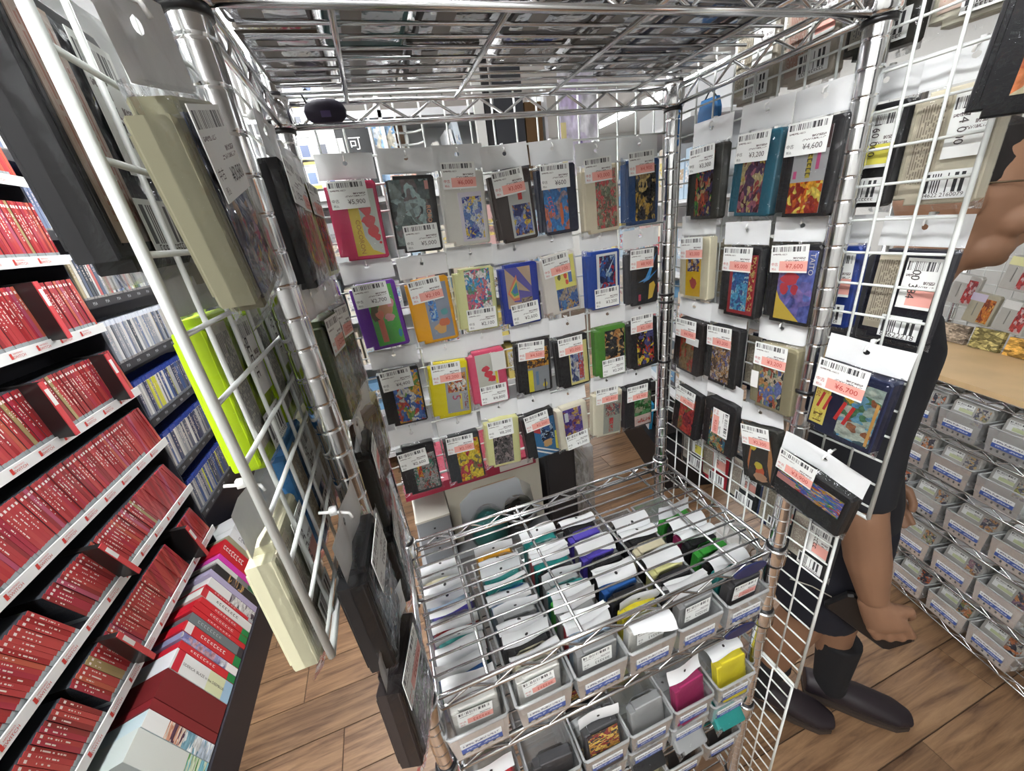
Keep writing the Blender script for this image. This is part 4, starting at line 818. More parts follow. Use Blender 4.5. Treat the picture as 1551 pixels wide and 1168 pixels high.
# ---------------------------------------------------------------- shelves of red game cases along the left aisle
def project(P):
    v = RC.transposed() @ (Vector(P) - CAM)
    if v.z > -.01: return None
    return (775.5 + 584.4476 * v.x / -v.z, 584 - 584.4476 * v.y / -v.z)
def seen(P, m=60):
    q = project(P)
    return q is not None and -m < q[0] < 1551 + m and -m < q[1] < 1168 + m
def case_mat(name, ramp, foot, stuff=False, top=None):
    m, nt, b = nodes_of(name); b.inputs['Roughness'].default_value = .2; b.inputs['Coat Weight'].default_value = .5; b.inputs['Coat Roughness'].default_value = .06
    tc = N(nt, 'ShaderNodeTexCoord'); sp = N(nt, 'ShaderNodeSeparateXYZ'); nt.links.new(tc.outputs['Object'], sp.inputs[0])
    x, y, z = sp.outputs
    if stuff:
        w = N(nt, 'ShaderNodeTexWhiteNoise', noise_dimensions='1D'); nt.links.new(mth(nt, 'FLOOR', mth(nt, 'MULTIPLY', y, 82)), w.inputs['W']); rnd = w.outputs[0]
    else:
        oi = N(nt, 'ShaderNodeObjectInfo'); rnd = oi.outputs['Random']
    rp = N(nt, 'ShaderNodeValToRGB'); cr = rp.color_ramp; cr.interpolation = 'CONSTANT'
    while len(cr.elements) < len(ramp): cr.elements.new(.5)
    for i, (p, c) in enumerate(ramp): cr.elements[i].position = p; cr.elements[i].color = c4(c)
    nt.links.new(rnd, rp.inputs[0])
    col = rp.outputs[0]
    if not stuff:
        # title print down the spine
        w = N(nt, 'ShaderNodeTexWhiteNoise', noise_dimensions='2D'); cb = N(nt, 'ShaderNodeCombineXYZ')
        nt.links.new(mth(nt, 'FLOOR', mth(nt, 'MULTIPLY', z, 330)), cb.inputs[0]); nt.links.new(mth(nt, 'MULTIPLY', rnd, 91.0), cb.inputs[1]); nt.links.new(cb.outputs[0], w.inputs['Vector'])
        end = mth(nt, 'ADD', .05, mth(nt, 'MULTIPLY', rnd, .06))
        tx = mth(nt, 'MULTIPLY', mth(nt, 'MULTIPLY', mth(nt, 'GREATER_THAN', w.outputs[0], .45), mth(nt, 'GREATER_THAN', z, end)), mth(nt, 'MULTIPLY', mth(nt, 'LESS_THAN', z, .135), band(nt, y, -.0016, .0014)))
        col = mixc(nt, tx, col, (.75, .62, .58))
        lg = mth(nt, 'MULTIPLY', band(nt, z, .150, .158), band(nt, y, -.003, .003)); col = mixc(nt, lg, col, (.8, .7, .68))
    if top: col = mixc(nt, mth(nt, 'GREATER_THAN', z, .152), col, top)
    else: col = mixc(nt, mth(nt, 'LESS_THAN', x, -.9225 if stuff else -.0015), col, (.045, .05, .06))
    col = mixc(nt, mth(nt, 'LESS_THAN', z, .020), col, foot)
    nt.links.new(col, b.inputs['Base Color'])
    return m
REDS = [(0, (.34, .03, .035)), (.16, (.44, .05, .055)), (.42, (.48, .065, .065)), (.62, (.38, .035, .06)), (.74, (.28, .035, .04)), (.86, (.50, .11, .07)), (.93, (.42, .08, .14)), (.97, (.36, .27, .13))]
CASE = case_mat('red_case', REDS, (.30, .33, .34))
CASE_ST = case_mat('red_case_far', REDS, (.30, .33, .34), True)
PSR = [(0, (.30, .32, .36)), (.15, (.45, .46, .48)), (.3, (.07, .08, .10)), (.42, (.55, .54, .50)), (.55, (.18, .22, .34)), (.66, (.40, .34, .22)), (.74, (.62, .62, .62)), (.86, (.10, .13, .20)), (.94, (.45, .12, .12))]
PSCASE = case_mat('pale_case', PSR, (.25, .24, .24), False, (.66, .70, .78))
PSB = [(0, (.05, .06, .12)), (.2, (.26, .27, .30)), (.4, (.10, .11, .16)), (.55, (.42, .42, .42)), (.7, (.06, .10, .25)), (.84, (.62, .62, .60)), (.93, (.58, .58, .06)), (.96, (.05, .28, .62))]
BLUECASE = case_mat('blue_top_case', PSB, (.20, .21, .24), False, (.03, .06, .30))
def case_mesh(th, mat, nm='case'):
    return MB().b2((-.105, -th / 2, 0), (0, th / 2, .170)).mesh(nm, mat)
GON = M('gondola_dark', (.03, .03, .04), .5)
GONB = M('gondola_blue_black', (.02, .022, .05), .45)
STRIP = M('label_strip', (.72, .73, .72), .4, noise=.04)
YEND = 1.445
ZS = [.868, .633, .397, .143, -.086, -.320, -.553, -.785]
shelf_t = thing('game_shelf', 'dark steel gondola shelving along the left aisle holding red game cases', 'shelving', (0, 0, 0))
MB().b2((-1.12, -.2, .0), (-1.10, YEND, 2.3)).obj('back_panel', GON, shelf_t)
MB().b2((-1.10, YEND - .004, .0), (-.93, YEND, 2.3)).obj('side_panel', GON, shelf_t)
MB().b2((-1.10, -.2, 0), (-.78, YEND + .75, .17)).obj('base', GON, shelf_t)
rowtext = cached('rowtext', lambda: None)
for i, z in enumerate(ZS):
    zw = zz(z)
    MB().b2((-1.10, -.2, zw - .008), (-.915, YEND - .004, zw + .004)).obj('shelf_board', GON, shelf_t)
    st = MB().b2((-.915, -.2, zw - .014), (-.911, YEND, zw + .016)).obj('label_strip', STRIP, shelf_t)
    tb = MB(); tb.T = Matrix.Translation((-.9105, 0, zw + .001)) @ Matrix.Rotation(PI / 2, 4, 'Z')
    y = -.1
    while y < YEND - .05:
        if seen((-.91, y, zw), 120):
            put_text(tb, 'SWITCH', y + .016, -.003, h=.008, y=-.0002); put_text(tb, 'NINTENDO', y + .016, .0065, w=.032, y=-.0002)
            tb.add([(y - .013, -.0002, -.007), (y - .005, -.0002, -.007), (y - .005, -.0002, .009), (y - .013, -.0002, .009)], [(0, 1, 2, 3)])
        y += .095
    if tb.f: tb.obj('strip_print', REDPRINT, st)['kind'] = 'stuff'
def nth(n):
    return '%d%s' % (n, 'th' if 10 < n % 100 < 14 else {1: 'st', 2: 'nd', 3: 'rd'}.get(n % 10, 'th'))
LEAN = [2, 1, 5, 8, 11, 22, 18, 10]
GAPS = [[], [], [(.60, .64)], [], [], [(.735, .775)], [(.655, .675), (.80, .83), (1.20, 1.27)], []]
cand = []
for i, z in enumerate(ZS[:7]):
    y = YEND - .02; le = math.radians(LEAN[i]); p = .0119 / math.cos(le); cn = 0
    while y > .1:
        if not any(a < y < b for a, b in GAPS[i]):
            cn += 1
            P = (-.917 - random.uniform(0, .004), y, zz(z) + .0055 + abs(math.sin(le)) * .006)
            if seen(P, 30) or seen((P[0], P[1], P[2] + .17), 30): cand.append((P, i, le + random.uniform(-.003, .003), cn))
        y -= p
cand.sort(key=lambda c: (Vector(c[0]) - CAM).length)
rown = ['top', 'second', 'third', 'fourth', 'fifth', 'sixth', 'lowest']
cm = case_mesh(.0112, CASE)
far = MB()
for n, (P, i, le, cn) in enumerate(cand):
    if n < 286:
        o = link('game_case', cm, None, P, (le, 0, 0))
        tag(o, '%s red game case from the right end of the %s row, left shelf' % (nth(cn), rown[i]), 'game case', 'red cases in the %s row' % rown[i])
    else:
        far.T = Matrix.Translation(P) @ Matrix.Rotation(le, 4, 'X'); far.b2((-.105, -.0056, 0), (0, .0056, .170))
if far.f:
    o = far.obj('game_case_row', CASE_ST); o['kind'] = 'stuff'; tag(o, 'farther red game cases packed along the rows of the left shelf', 'game cases')
print('red cases', len(cand))
# cases pulled forward, black covers showing, with white price stickers on their spines
PCASE = M('pulled_case_spine', (.60, .07, .08), .25, coat=.4); PBLK = M('pulled_case_cover', (.015, .013, .013), .3, coat=.4)
def pulled_mesh():
    b = MB().b2((-.10, -.0075, 0), (.0, .0075, .172), 0).b2((.0, -.0075, 0), (.003, .0075, .172), 1)
    return b.mesh('case', [PBLK, PCASE])
for k, (y, i, nm) in enumerate([(1.19, 2, 'third row, right part'), (1.31, 3, 'fourth row, right end'), (1.015, 3, 'fourth row, middle'), (.925, 5, 'sixth row by the strip edge'), (1.241, 6, 'lowest row, right end'), (.795, 6, 'lowest row, middle')]):
    t = thing('game_case', 'red-spined black game case pulled forward, %s of the left shelf' % nm, 'game case', (-.868, y, zz(ZS[i]) + .0095), (math.radians([3, 4, 4, 18, 8, 14][k]), 0, -.12), 'cases pulled forward on the left shelf')
    link('case', cached('pulled', pulled_mesh), t)
    MB().b2((.003, -.006, .10), (.0035, .006, .150)).obj('price_tag', flat((.72, .70, .68)), t)

# second bay of the left shelf: pale and blue-topped cases
bay2 = thing('game_shelf', 'farther dark gondola bay on the left holding white and blue-topped game cases', 'shelving', (0, 0, 0))
MB().b2((-1.12, YEND + .004, .0), (-1.10, 3.2, 2.3)).obj('back_panel', GONB, bay2)
ZP = [1.19, .95, .714, .478, .236, -.005, -.245, -.485]
pw = case_mesh(.0142, PSCASE); pb = case_mesh(.0142, BLUECASE)
for i, z in enumerate(ZP):
    zw = zz(z)
    MB().b2((-1.10, YEND + .006, zw - .010), (-.935, 3.2, zw + .002)).obj('shelf_board', GONB, bay2)
    st = MB().b2((-.935, YEND + .006, zw - .016), (-.931, 3.2, zw + .016)).obj('label_strip', M('dark_strip', (.025, .025, .03), .35), bay2)
    tb = MB(); tb.T = Matrix.Translation((-.9305, 0, zw)) @ Matrix.Rotation(PI / 2, 4, 'Z')
    y = YEND + .05
    while y < 2.4:
        put_text(tb, 'PS4', y, 0, h=.011, y=-.0002); y += .075
    tb.obj('strip_print', flat((.6, .62, .66)), st)['kind'] = 'stuff'
npl = 0
for i, z in enumerate(ZP):
    y = YEND + .03; le = -math.radians([2, 2, 1, 2, 3, 5, 6, 6][i]); cn = 0
    while y < 2.02:
        P = (-.937 - random.uniform(0, .006), y, zz(z) + .0035)
        if seen(P, 10) or seen((P[0], y, P[2] + .17), 10):
            blue = i >= 5
            cn += 1
            o = link('disc_case', pb if blue else pw, None, P, (le, 0, 0)); npl += 1
            tag(o, '%s %s case from the near end of row %s, farther left bay' % (nth(cn), 'blue-topped' if blue else 'white-topped', ['one', 'two', 'three', 'four', 'five', 'six', 'seven', 'eight'][i]), 'game case', 'cases in row %s of the far bay' % (i + 1))
        y += .0152
print('pale cases', npl)

# ---------------------------------------------------------------- thick boxed games standing on the shelf base, leaning back
def spine_box(y, th, hgt, cover, bands, label, dep=.19, txt=None, tilt=16, lean=0, art_c=None):
    t = thing('boxed_game', label, 'game box', (-.786, y, .178), (math.radians(lean), -math.radians(tilt), 0), 'boxed games leaning on the shelf base')
    b = MB().b2((-dep, -th / 2, 0), (0, th / 2, hgt)); ob = b.obj('box', art('cover_%s' % label[:24], art_c, 3, 2, y * 10) if art_c else M('cover_%d_%d_%d' % tuple(int(c * 100) for c in cover), cover, .3, coat=.5, noise=.08, scale=12), t)
    for k, (a, e, c) in enumerate(bands):
        MB().b2((.0, -th / 2 + .0004, a * hgt), (.0006 + .0001 * k, th / 2 - .0004, e * hgt)).obj('spine_print', art('spine_%s_%d' % (label[:20], k), c, 4, 2, y * 7 + k) if isinstance(c, list) else flat(c), t)
    if txt:
        tb = MB(); tb.T = Matrix.Rotation(PI / 2, 4, 'Z'); s, pos, c = txt
        (put_marks(tb, 0, hgt * pos, hgt * .45, th * .35, -.0012, PI / 2, 8, int(y * 1e4)) if s == '~' else put_text(tb, s, 0, hgt * pos, w=hgt * .72, h=th * .5, y=-.0012, ang=PI / 2)); tb.obj('spine_title', flat(c), t)['kind'] = 'stuff'
    return t
RD = (.52, .015, .03); RDL = (.60, .03, .04); GRN = (.02, .24, .07)
boxes = [
 (.085, (.55, .62, .60), [(0, .3, [(.1, .3, .08), (.6, .7, .5), (.2, .5, .6)]), (.3, 1, (.62, .66, .62))], 'white and green-art box at the near end of the floor row', None, None),
 (.050, (.50, .62, .66), [(0, .45, [(.2, .4, .5), (.7, .75, .75), (.5, .6, .7)]), (.45, .7, [(.1, .05, .08), (.6, .3, .2), (.7, .6, .5)]), (.7, 1, (.74, .76, .74))], 'white and sky-blue picture box with a sticker, near end of the floor row', None, None),
 (.030, (.20, .02, .025), [(0, 1, (.22, .025, .03))], 'slim dark red box beside the thick dark red one', None, None),
 (.092, (.16, .02, .022), [(0, 1, (.18, .022, .026))], 'thick dark red box with plain spine in the floor row', None, None),
 (.070, (.68, .70, .72), [(0, .14, (.35, .55, .72)), (.14, .42, (.66, .70, .44)), (.42, 1, (.72, .74, .72)), (.86, .97, (.58, .03, .05))], 'thick white box lettered SIDERICA BLAZE in the DEEPBLUE', ('SIDERICA ·BLAZE in the DEEPBLUE·', .48, (.06, .06, .06)), None),
 (.028, RD, [(0, .14, GRN), (.14, 1, RDL)], 'red box with green foot just behind the white lettered box', ('~', .6, WHT), None),
 (.030, (.24, .25, .40), [(0, .2, WHT), (.2, 1, [(.2, .2, .4), (.5, .3, .35), (.3, .3, .5), (.6, .6, .65)])], 'blue picture box between two red boxes', None, None),
 (.040, RD, [(0, .12, GRN), (.12, 1, RDL), (.86, .97, (.75, .7, .68))], 'red box with round white mark and green foot', ('~', .5, WHT), None),
 (.038, (.10, .11, .12), [(0, .1, (.04, .04, .05)), (.1, 1, (.16, .19, .2))], 'dark slate box in the middle of the floor row', ('~', .65, (.4, .45, .48)), None),
 (.020, RD, [(0, 1, RDL)], 'slim red box next to the dark slate one', ('~', .5, WHT), None),
 (.030, RD, [(0, .15, GRN), (.15, 1, RDL)], 'red box with green foot, middle of the floor row', ('~', .5, WHT), None),
 (.026, RD, [(0, .15, GRN), (.15, 1, RDL)], 'second red box with green foot, just past the first', ('~', .5, WHT), None),
 (.040, (.62, .63, .60), [(0, 1, (.72, .73, .70)), (.9, 1, (.55, .04, .05))], 'white box with black handwritten title', ('~', .5, (.05, .05, .05)), None),
 (.016, RD, [(0, .9, RDL), (0, .1, (.4, .42, .45))], 'very slim red box beyond the white titled box', ('~', .6, WHT), None),
 (.042, (.60, .60, .58), [(0, .55, [(.3, .28, .3), (.7, .7, .68), (.1, .08, .1), (.72, .72, .7)]), (.55, 1, (.72, .72, .70))], 'white box with faint grey figures on its spine', None, None),
 (.030, (.38, .34, .50), [(0, 1, (.42, .38, .55))], 'lavender box in the floor row', None, None),
 (.040, (.05, .04, .04), [(0, 1, (.03, .03, .035)), (.35, .7, [(.03, .03, .03), (.5, .3, .12), (.1, .08, .08)])], 'black box with small gold picture', None, None),
 (.024, (.5, .5, .48), [(0, .3, (.04, .16, .08)), (.3, .55, (.2, .2, .2)), (.55, 1, (.66, .67, .65))], 'grey-white box with dark green foot', None, None),
 (.030, (.60, .06, .38), [(0, 1, (.66, .05, .40))], 'magenta box near the far end of the floor row', None, None),
 (.085, RD, [(0, 1, (.58, .02, .03)), (.2, .34, (.62, .6, .45))], 'thick bright red box near the far end with a yellow sticker', ('~', .75, WHT), None),
 (.030, (.3, .3, .2), [(0, 1, (.33, .31, .2))], 'olive box past the thick red one', None, None),
 (.060, (.66, .67, .68), [(0, 1, (.70, .71, .72))], 'white box with grey lettering farthest along', ('~', .6, (.2, .2, .22)), None),
 (.060, (.64, .65, .66), [(0, 1, (.68, .69, .70)), (0, .4, [(.6, .6, .62), (.4, .36, .42), (.66, .66, .68)])], 'white picture box at the far end of the floor row', ('~', .7, (.25, .25, .28)), None),
 (.060, (.62, .63, .64), [(0, 1, (.64, .65, .66))], 'plain white box at the very end of the floor row', None, None),
]
y = .545
for th, cover, bands, lab, txt, _ in boxes:
    spine_box(y + th / 2, th - .002, random.uniform(.268, .288), cover, bands, lab, .15, txt, 16, 0)
    y += th

# ---------------------------------------------------------------- right aisle: wire rack of bins with grey cartridges under a wooden board
RA = math.radians(14)
RO = Vector((1.716, .04, 0)); RTH = -(PI / 2 + RA)
EX = Vector((-math.sin(RA), -math.cos(RA), 0)); EN = Vector((-math.cos(RA), math.sin(RA), 0))   # along the rack, and out into the aisle
def rp(s, off, z): return RO + EX * s + EN * off + Vector((0, 0, z))
brack = thing('wire_rack', 'chrome wire rack of plastic bins along the right aisle behind the walking person', 'shelving rack', RO, (0, 0, RTH))
RL0, RL1, RDP = -.62, .62, .36
TZ = [-.272, -.440, -.612, -.792, -.962]
for s in (RL0, RL1):
    for y in (0, RDP): link('post', cached('post_short', lambda: MB().tube([(0, 0, 0.003), (0, 0, 1.9)], .0125, 12).mesh('post', CHROME, True)), brack, (s, y + .002, 0))
for z in TZ + [-.100]:
    zw = zz(z)
    sh = link('shelf', cached('bshelf', lambda: MB().tube([(RL0, 0, 0), (RL1, 0, 0)], .0034, 6).mesh('shelf', WIREM, True)), brack, (0, 0, zw))
    link('rim_rod', cached('bshelf2', lambda: MB().tube([(RL0, 0, 0), (RL1, 0, 0)], .0034, 6).mesh('rim_rod', WIREM, True)), sh, (0, 0, -.026))
    link('zigzag_wire', cached('bzig', lambda: zig(RL1 - RL0, 17, .022)), sh, (RL0, 0, -.025))
    for i in range(9): link('shelf_wire', cached('bwire', lambda: MB().tube([(RL0, 0, 0), (RL1, 0, 0)], .0017, 5).mesh('shelf_wire', WIREM, True)), sh, (0, .036 * (i + 1), .0))
bw = MB().b2((RL0 - .05, -.012, 0), (RL1, RDP - .02, .018)).obj('wooden_board', M('board_wood', (.62, .44, .24), .45, noise=.2, scale=9), None, loc=RO + Vector((0, 0, zz(-.0945))), rot=(0, 0, RTH))
tag(bw, 'pale wooden board lying on top of the bin rack at the right edge', 'board')
GREY = [(.46, .46, .43), (.42, .42, .40), (.50, .49, .46)]
def grey_cart_mesh(c):
    a, b, d = .054, .056, .009
    out = [(-a, -b), (a, -b), (a, b - .012), (a - .006, b), (-a + .006, b), (-a, b - .012)]
    return MB().plate(out, -d, d, .002).b2((-.02, -d - .0008, -b + .006), (.02, -d, -b + .010)).mesh('shell', shellm(c))
BW2, BD2, BH2 = .122, .26, .085
NB = 0
tn = ['top', 'second', 'third', 'fourth', 'bottom']
pos = ['leftmost', 'second', 'third', 'fourth', 'fifth']
for ti, z in enumerate(TZ):
    vis = 0
    for k, s in enumerate([-.352, -.222, -.085, .045, .178]):
        P = rp(s + [.0, .02, -.02, -.01, .02][ti], .012, zz(z) + .0042)
        if not (seen(P, 10) or seen(P + Vector((0, 0, .1)), 10)): continue
        make_bin('clear plastic bin of grey cartridges, %s in the %s tier of the right rack' % (pos[vis], tn[ti]), P, RTH, 'bins on the right rack', BW2, BD2, BH2)
        ncart = 4 if ti in (1, 4) else 5
        for j in range(ncart):
            off = -.028 - j * .030
            q = rp(s + [.0, .02, -.02, -.01, .02][ti] + random.uniform(-.003, .003), off, zz(z) + .008 + .0575 + (.008 if j else 0))
            NB += 1
            t = thing('grey_cartridge', 'grey cartridge, %s from the front in the %s bin of the %s tier at right' % (ORD[j], pos[vis], tn[ti]), 'game cartridge', q, (-.16, 0, RTH), 'grey cartridges in the right rack bins')
            link('shell', cached(('gshell', NB % 3), lambda: grey_cart_mesh(GREY[NB % 3])), t)
            if j == 0:
                a = random.Random(NB); g_ = a.uniform(.15, .45); pc = [(g_, g_ * a.uniform(.5, 1.1), g_ * a.uniform(.3, 1.0)), (.5, .48, .44), (g_ * .4, g_ * .4, g_ * .5), (.6, g_, g_ * .5)]
                MB().b2((.012, -.0098, -.012), (.048, -.009, .048)).obj('label', art('grey_label_%d' % NB, pc, 3, 2, NB), t)
                MB().b2((-.045, -.0105, .016), (.006, -.0098, .048)).obj('price_tag', tag_mat('price_sticker_green', (.62, .68, .42)), t)
            link('bag_header', cached(('gh', NB % 4), lambda: MB().sheet(5, 3, lambda u, v: ((u - .5) * .112, .004 + v * .012 * ((NB % 4) - 1.5) + .002 * math.sin(u * 6), .056 + v * .018)).mesh('bag_header', HEADM, True)), t)
            link('bag', cached('gbag', lambda: MB().sheet(6, 5, lambda u, v: ((u - .5) * .114, -.0118 - .001 * math.sin(u * 9 + v * 7), -.056 + v * .114)).mesh('bag', BAGM, True)), t)
        vis += 1
# grey cartridges displayed above the board
grid_panel('white wire display panel standing on the wooden board at the right edge', rp(.35, -.352, zz(-.072)), 1.1, .62, RTH + PI, .05)
disp = [(-.575, .115, (.46, .45, .42), [(.5, .06, .06), (.3, .05, .06), (.6, .4, .4)], (.72, .72, .70), 'grey cartridge with a red picture on the right display'), (-.505, -.005 + .06, (.44, .41, .31), [(.6, .2, .04), (.25, .06, .03), (.65, .35, .08)], (.62, .56, .70), 'khaki cartridge with an orange picture on the right display'),
        (-.43, .19, (.46, .45, .42), [(.1, .1, .45), (.7, .6, .05), (.12, .12, .5), (.6, .25, .1)], (.78, .76, .40), 'grey cartridge with a yellow and blue label by the right frame edge'), (-.405, .045, (.46, .46, .43), [(.5, .65, .7), (.1, .2, .4), (.55, .7, .75)], (.75, .75, .73), 'grey cartridge with a pale blue label on the right display')]
for s, z, c, pal, tc_, lab in disp:
    t = thing('grey_cartridge', lab, 'game cartridge', rp(s, -.330, zz(z + .01)), (0, .12, RTH), 'cartridges displayed above the right rack')
    MB().plate([(-.043, -.056), (.043, -.056), (.043, .05), (.037, .056), (-.037, .056), (-.043, .05)], -.009, .009, .002).obj('shell', shellm(c), t)
    MB().b2((.004, -.0098, -.048), (.036, -.009, .040)).obj('label', art('disp_' + lab[:22], pal, 3, 2, s * 9), t)
    MB().b2((-.018, -.0096, -.03), (-.015, -.009, .02)).obj('groove', flat((.2, .2, .18)), t)
    MB().b2((-.042, -.0106, .026), (.006, -.0098, .054)).obj('price_tag', flat(tc_), t)
    link('bag', cached('dispbag', lambda: MB().sheet(7, 8, lambda u, v: ((u - .5) * .098, -.0125 - .0015 * math.sin(u * 8 + v * 9), -.064 + v * .13)).mesh('bag', BAGM, True)), t)
for i, (s, w_, h_, c, nm) in enumerate([(-.56, .10, .07, (.32, .26, .20), 'brown'), (-.45, .09, .075, (.35, .30, .12), 'olive picture'), (-.34, .10, .065, (.5, .28, .06), 'orange-brown')]):
    t = thing('paper_box', '%s boxed game leaning at the back of the wooden board' % nm, 'game box', rp(s, -.320, zz(-.0755) + h_ / 2), (-.12, 0, RTH))
    MB().b2((-w_ / 2, -.008, -h_ / 2), (w_ / 2, .008, h_ / 2)).obj('box', art('paperbox_%d' % i, [c, tuple(x * .5 for x in c), tuple(min(1, x * 1.6) for x in c)], 3, 2, i), t)

# ---------------------------------------------------------------- the walking person
from mathutils import noise as mnoise
PR, PF, PO = Vector((-.7071, -.7071, 0)), Vector((.7071, -.7071, 0)), Vector((1.15, .10, 0))
def PW(p): return PO + PR * p[0] + PF * p[1] + Vector((0, 0, p[2]))
def etube(mb, pts, rad, n=18):
    """closed tube, elliptical: rad items are (right radius, forward radius) or a number"""
    rings = []; pts = [Vector(p) for p in pts]
    for i, p in enumerate(pts):
        d = (pts[min(i + 1, len(pts) - 1)] - pts[max(i - 1, 0)]).normalized()
        u = Vector((1, 0, 0)) - d * d.x
        u = u.normalized() if u.length > .05 else Vector((0, 1, 0)); w = d.cross(u)
        ra, rb = rad[i] if isinstance(rad[i], tuple) else (rad[i], rad[i])
        rings.append([p + u * math.cos(2 * PI * k / n) * ra + w * math.sin(2 * PI * k / n) * rb for k in range(n)])
    vs = [PW(q) for r in rings for q in r]; m = len(rings)
    fs = [(i * n + k, i * n + (k + 1) % n, (i + 1) * n + (k + 1) % n, (i + 1) * n + k) for i in range(m - 1) for k in range(n)]
    fs += [tuple(range(n - 1, -1, -1)), tuple((m - 1) * n + k for k in range(n))]
    mb.add(vs, fs)
def ell(mb, c, r, n=16, deform=None):
    vs = []; m = 10
    for i in range(m + 1):
        a = PI * i / m
        for k in range(n):
            b = 2 * PI * k / n
            q = Vector((math.sin(a) * math.cos(b), math.sin(a) * math.sin(b), math.cos(a)))
            p = Vector((q.x * r[0], q.y * r[1], q.z * r[2]))
            if deform: p = deform(p, q)
            vs.append(PW(Vector(c) + p))
    fs = [(i * n + k, (i + 1) * n + k, (i + 1) * n + (k + 1) % n, i * n + (k + 1) % n) for i in range(m) for k in range(n)]
    mb.add(vs, fs)
def solid(mb, name, mat, parent, voxel=.006, smooth=6):
    me = mb.mesh(name, mat)
    o = bpy.data.objects.new(name, me); COL.objects.link(o)
    r = o.modifiers.new('r', 'REMESH'); r.mode = 'VOXEL'; r.voxel_size = voxel
    s = o.modifiers.new('s', 'SMOOTH'); s.iterations = smooth; s.factor = .5
    dg = bpy.context.evaluated_depsgraph_get(); dg.update()
    me2 = bpy.data.meshes.new_from_object(o.evaluated_get(dg)); bpy.data.objects.remove(o)
    me2.polygons.foreach_set('use_smooth', [True] * len(me2.polygons)); me2.name = name
    inv = Matrix.Translation(-PO)
    me2.transform(inv)
    return link(name, me2, parent)
person = thing('person', 'person in black shirt and shorts walking right, holding a black pouch', 'person', PO)
SKIN = M('skin', (.27, .145, .085), .55, noise=.10, scale=14)
CLOTH = M('black_cloth', (.008, .009, .013), .85, noise=.2, scale=60)
NAVY = M('dark_shorts', (.006, .007, .014), .85, noise=.2, scale=60)
body = MB()
etube(body, [(0, -.10, .84), (0, -.11, .95), (0, -.125, 1.08), (0, -.135, 1.22), (0, -.12, 1.34), (0, -.085, 1.42)], [(.12, .085), (.125, .088), (.12, .082), (.13, .085), (.12, .075), (.055, .055)])
etube(body, [(0, -.10, 1.36), (0, -.07, 1.44), (0, -.035, 1.53)], [.062, .058, .060])
def headshape(p, q):
    # narrower jaw, flat face, full back of the head
    if q.z < 0: p.x *= 1 - .28 * (-q.z); p.y = p.y * (1 - .12 * (-q.z)) + (.018 * (-q.z))
    if q.y > .5: p.y -= (q.y - .5) * .014
    return p
ell(body, (0, -0.037, 1.565), (.076, .098, .122), 24, headshape)
etube(body, [(0, 0.049, 1.585), (0, 0.063, 1.560), (0, 0.073, 1.538), (0, 0.055, 1.526)], [.008, .010, .014, .012], 10)      # nose
ell(body, (0, 0.041, 1.602), (.05, .018, .010))                                                                          # brow
ell(body, (0, 0.051, 1.493), (.024, .012, .007)); ell(body, (0, 0.049, 1.480), (.022, .012, .008))                        # lips
ell(body, (0, -.006, 1.478), (.056, .058, .046)); ell(body, (0, .030, 1.452), (.026, .018, .016))                                                                          # chin
for s in (-1, 1):
    ell(body, (s * .076, -.052, 1.560), (.009, .018, .032)); ell(body, (s * .036, .018, 1.525), (.030, .034, .034))
# arms
etube(body, [(.13, -.12, 1.36), (.17, -.135, 1.33), (.215, -.155, 1.15), (.25, -.135, 1.0), (.245, -.105, .88), (.24, -.075, .775)], [.052, .055, .046, .040, .040, .027], 14)
etube(body, [(-.13, -.12, 1.36), (-.17, -.125, 1.33), (-.20, -.12, 1.15), (-.21, -.09, 1.03), (-.20, -.01, .92), (-.19, .03, .83)], [.052, .055, .046, .040, .038, .027], 14)
# right hand closed round the pouch
def hand(base, fwd, dn, side, closed=True):
    base, fwd, dn, side = map(Vector, (base, fwd, dn, side))
    etube(body, [base - dn * .01, base + dn * .03, base + dn * .065, base + dn * .085], [(.020, .027), (.020, .035), (.018, .040), (.012, .037)], 14)
    for k, (o, ln) in enumerate(((.031, .074), (.0105, .082), (-.0105, .077), (-.031, .062))):
        r = base + dn * .075 + fwd * o
        if closed: pts = [r, r + dn * ln * .55 + side * .004, r + dn * ln * .85 + side * .024, r + dn * ln * .66 + side * .048]
        else: pts = [r, r + dn * ln * .45, r + dn * ln * .8 + side * .012, r + dn * ln + side * .028]
        etube(body, pts, [.0100, .0092, .0088, .008], 10)
    t = base + dn * .028 + fwd * .026
    etube(body, [t, t + fwd * .024 + dn * .022 + side * .010, t + fwd * .022 + dn * .052 + side * .026, t + fwd * .010 + dn * .070 + side * .036], [.014, .012, .0105, .009], 10)
hand((.24, -.072, .762), (-.1, .86, .5), (-.05, .50, -.86), (-1, 0, -.1))
hand((-.19, .035, .815), (0, .9, .4), (.1, .40, -.9), (.9, .1, -.1), False)
# legs: left one leads, right one trails on its toes
etube(body, [(-.085, -.10, .88), (-.08, -.065, .72), (-.065, -.015, .52), (-.055, -.015, .40), (-.045, -.01, .27), (-.035, .01, .10), (-.035, .01, .05)], [.080, .076, .058, .056, .048, .034, .033], 16)
etube(body, [(.085, -.10, .88), (.085, -.105, .72), (.075, -.12, .52), (.07, -.155, .38), (.066, -.18, .24), (.062, -.21, .12), (.062, -.20, .07)], [.080, .076, .058, .056, .046, .036, .034], 16)
etube(body, [(-.035, -.005, .045), (-.035, .07, .045), (-.035, .16, .032)], [(.033, .03), (.036, .028), (.032, .02)], 12)
etube(body, [(.062, -.215, .065), (.062, -.15, .05), (.062, -.07, .03)], [(.033, .03), (.036, .028), (.032, .02)], 12)
solid(body, 'body', SKIN, person, .0042, 5)
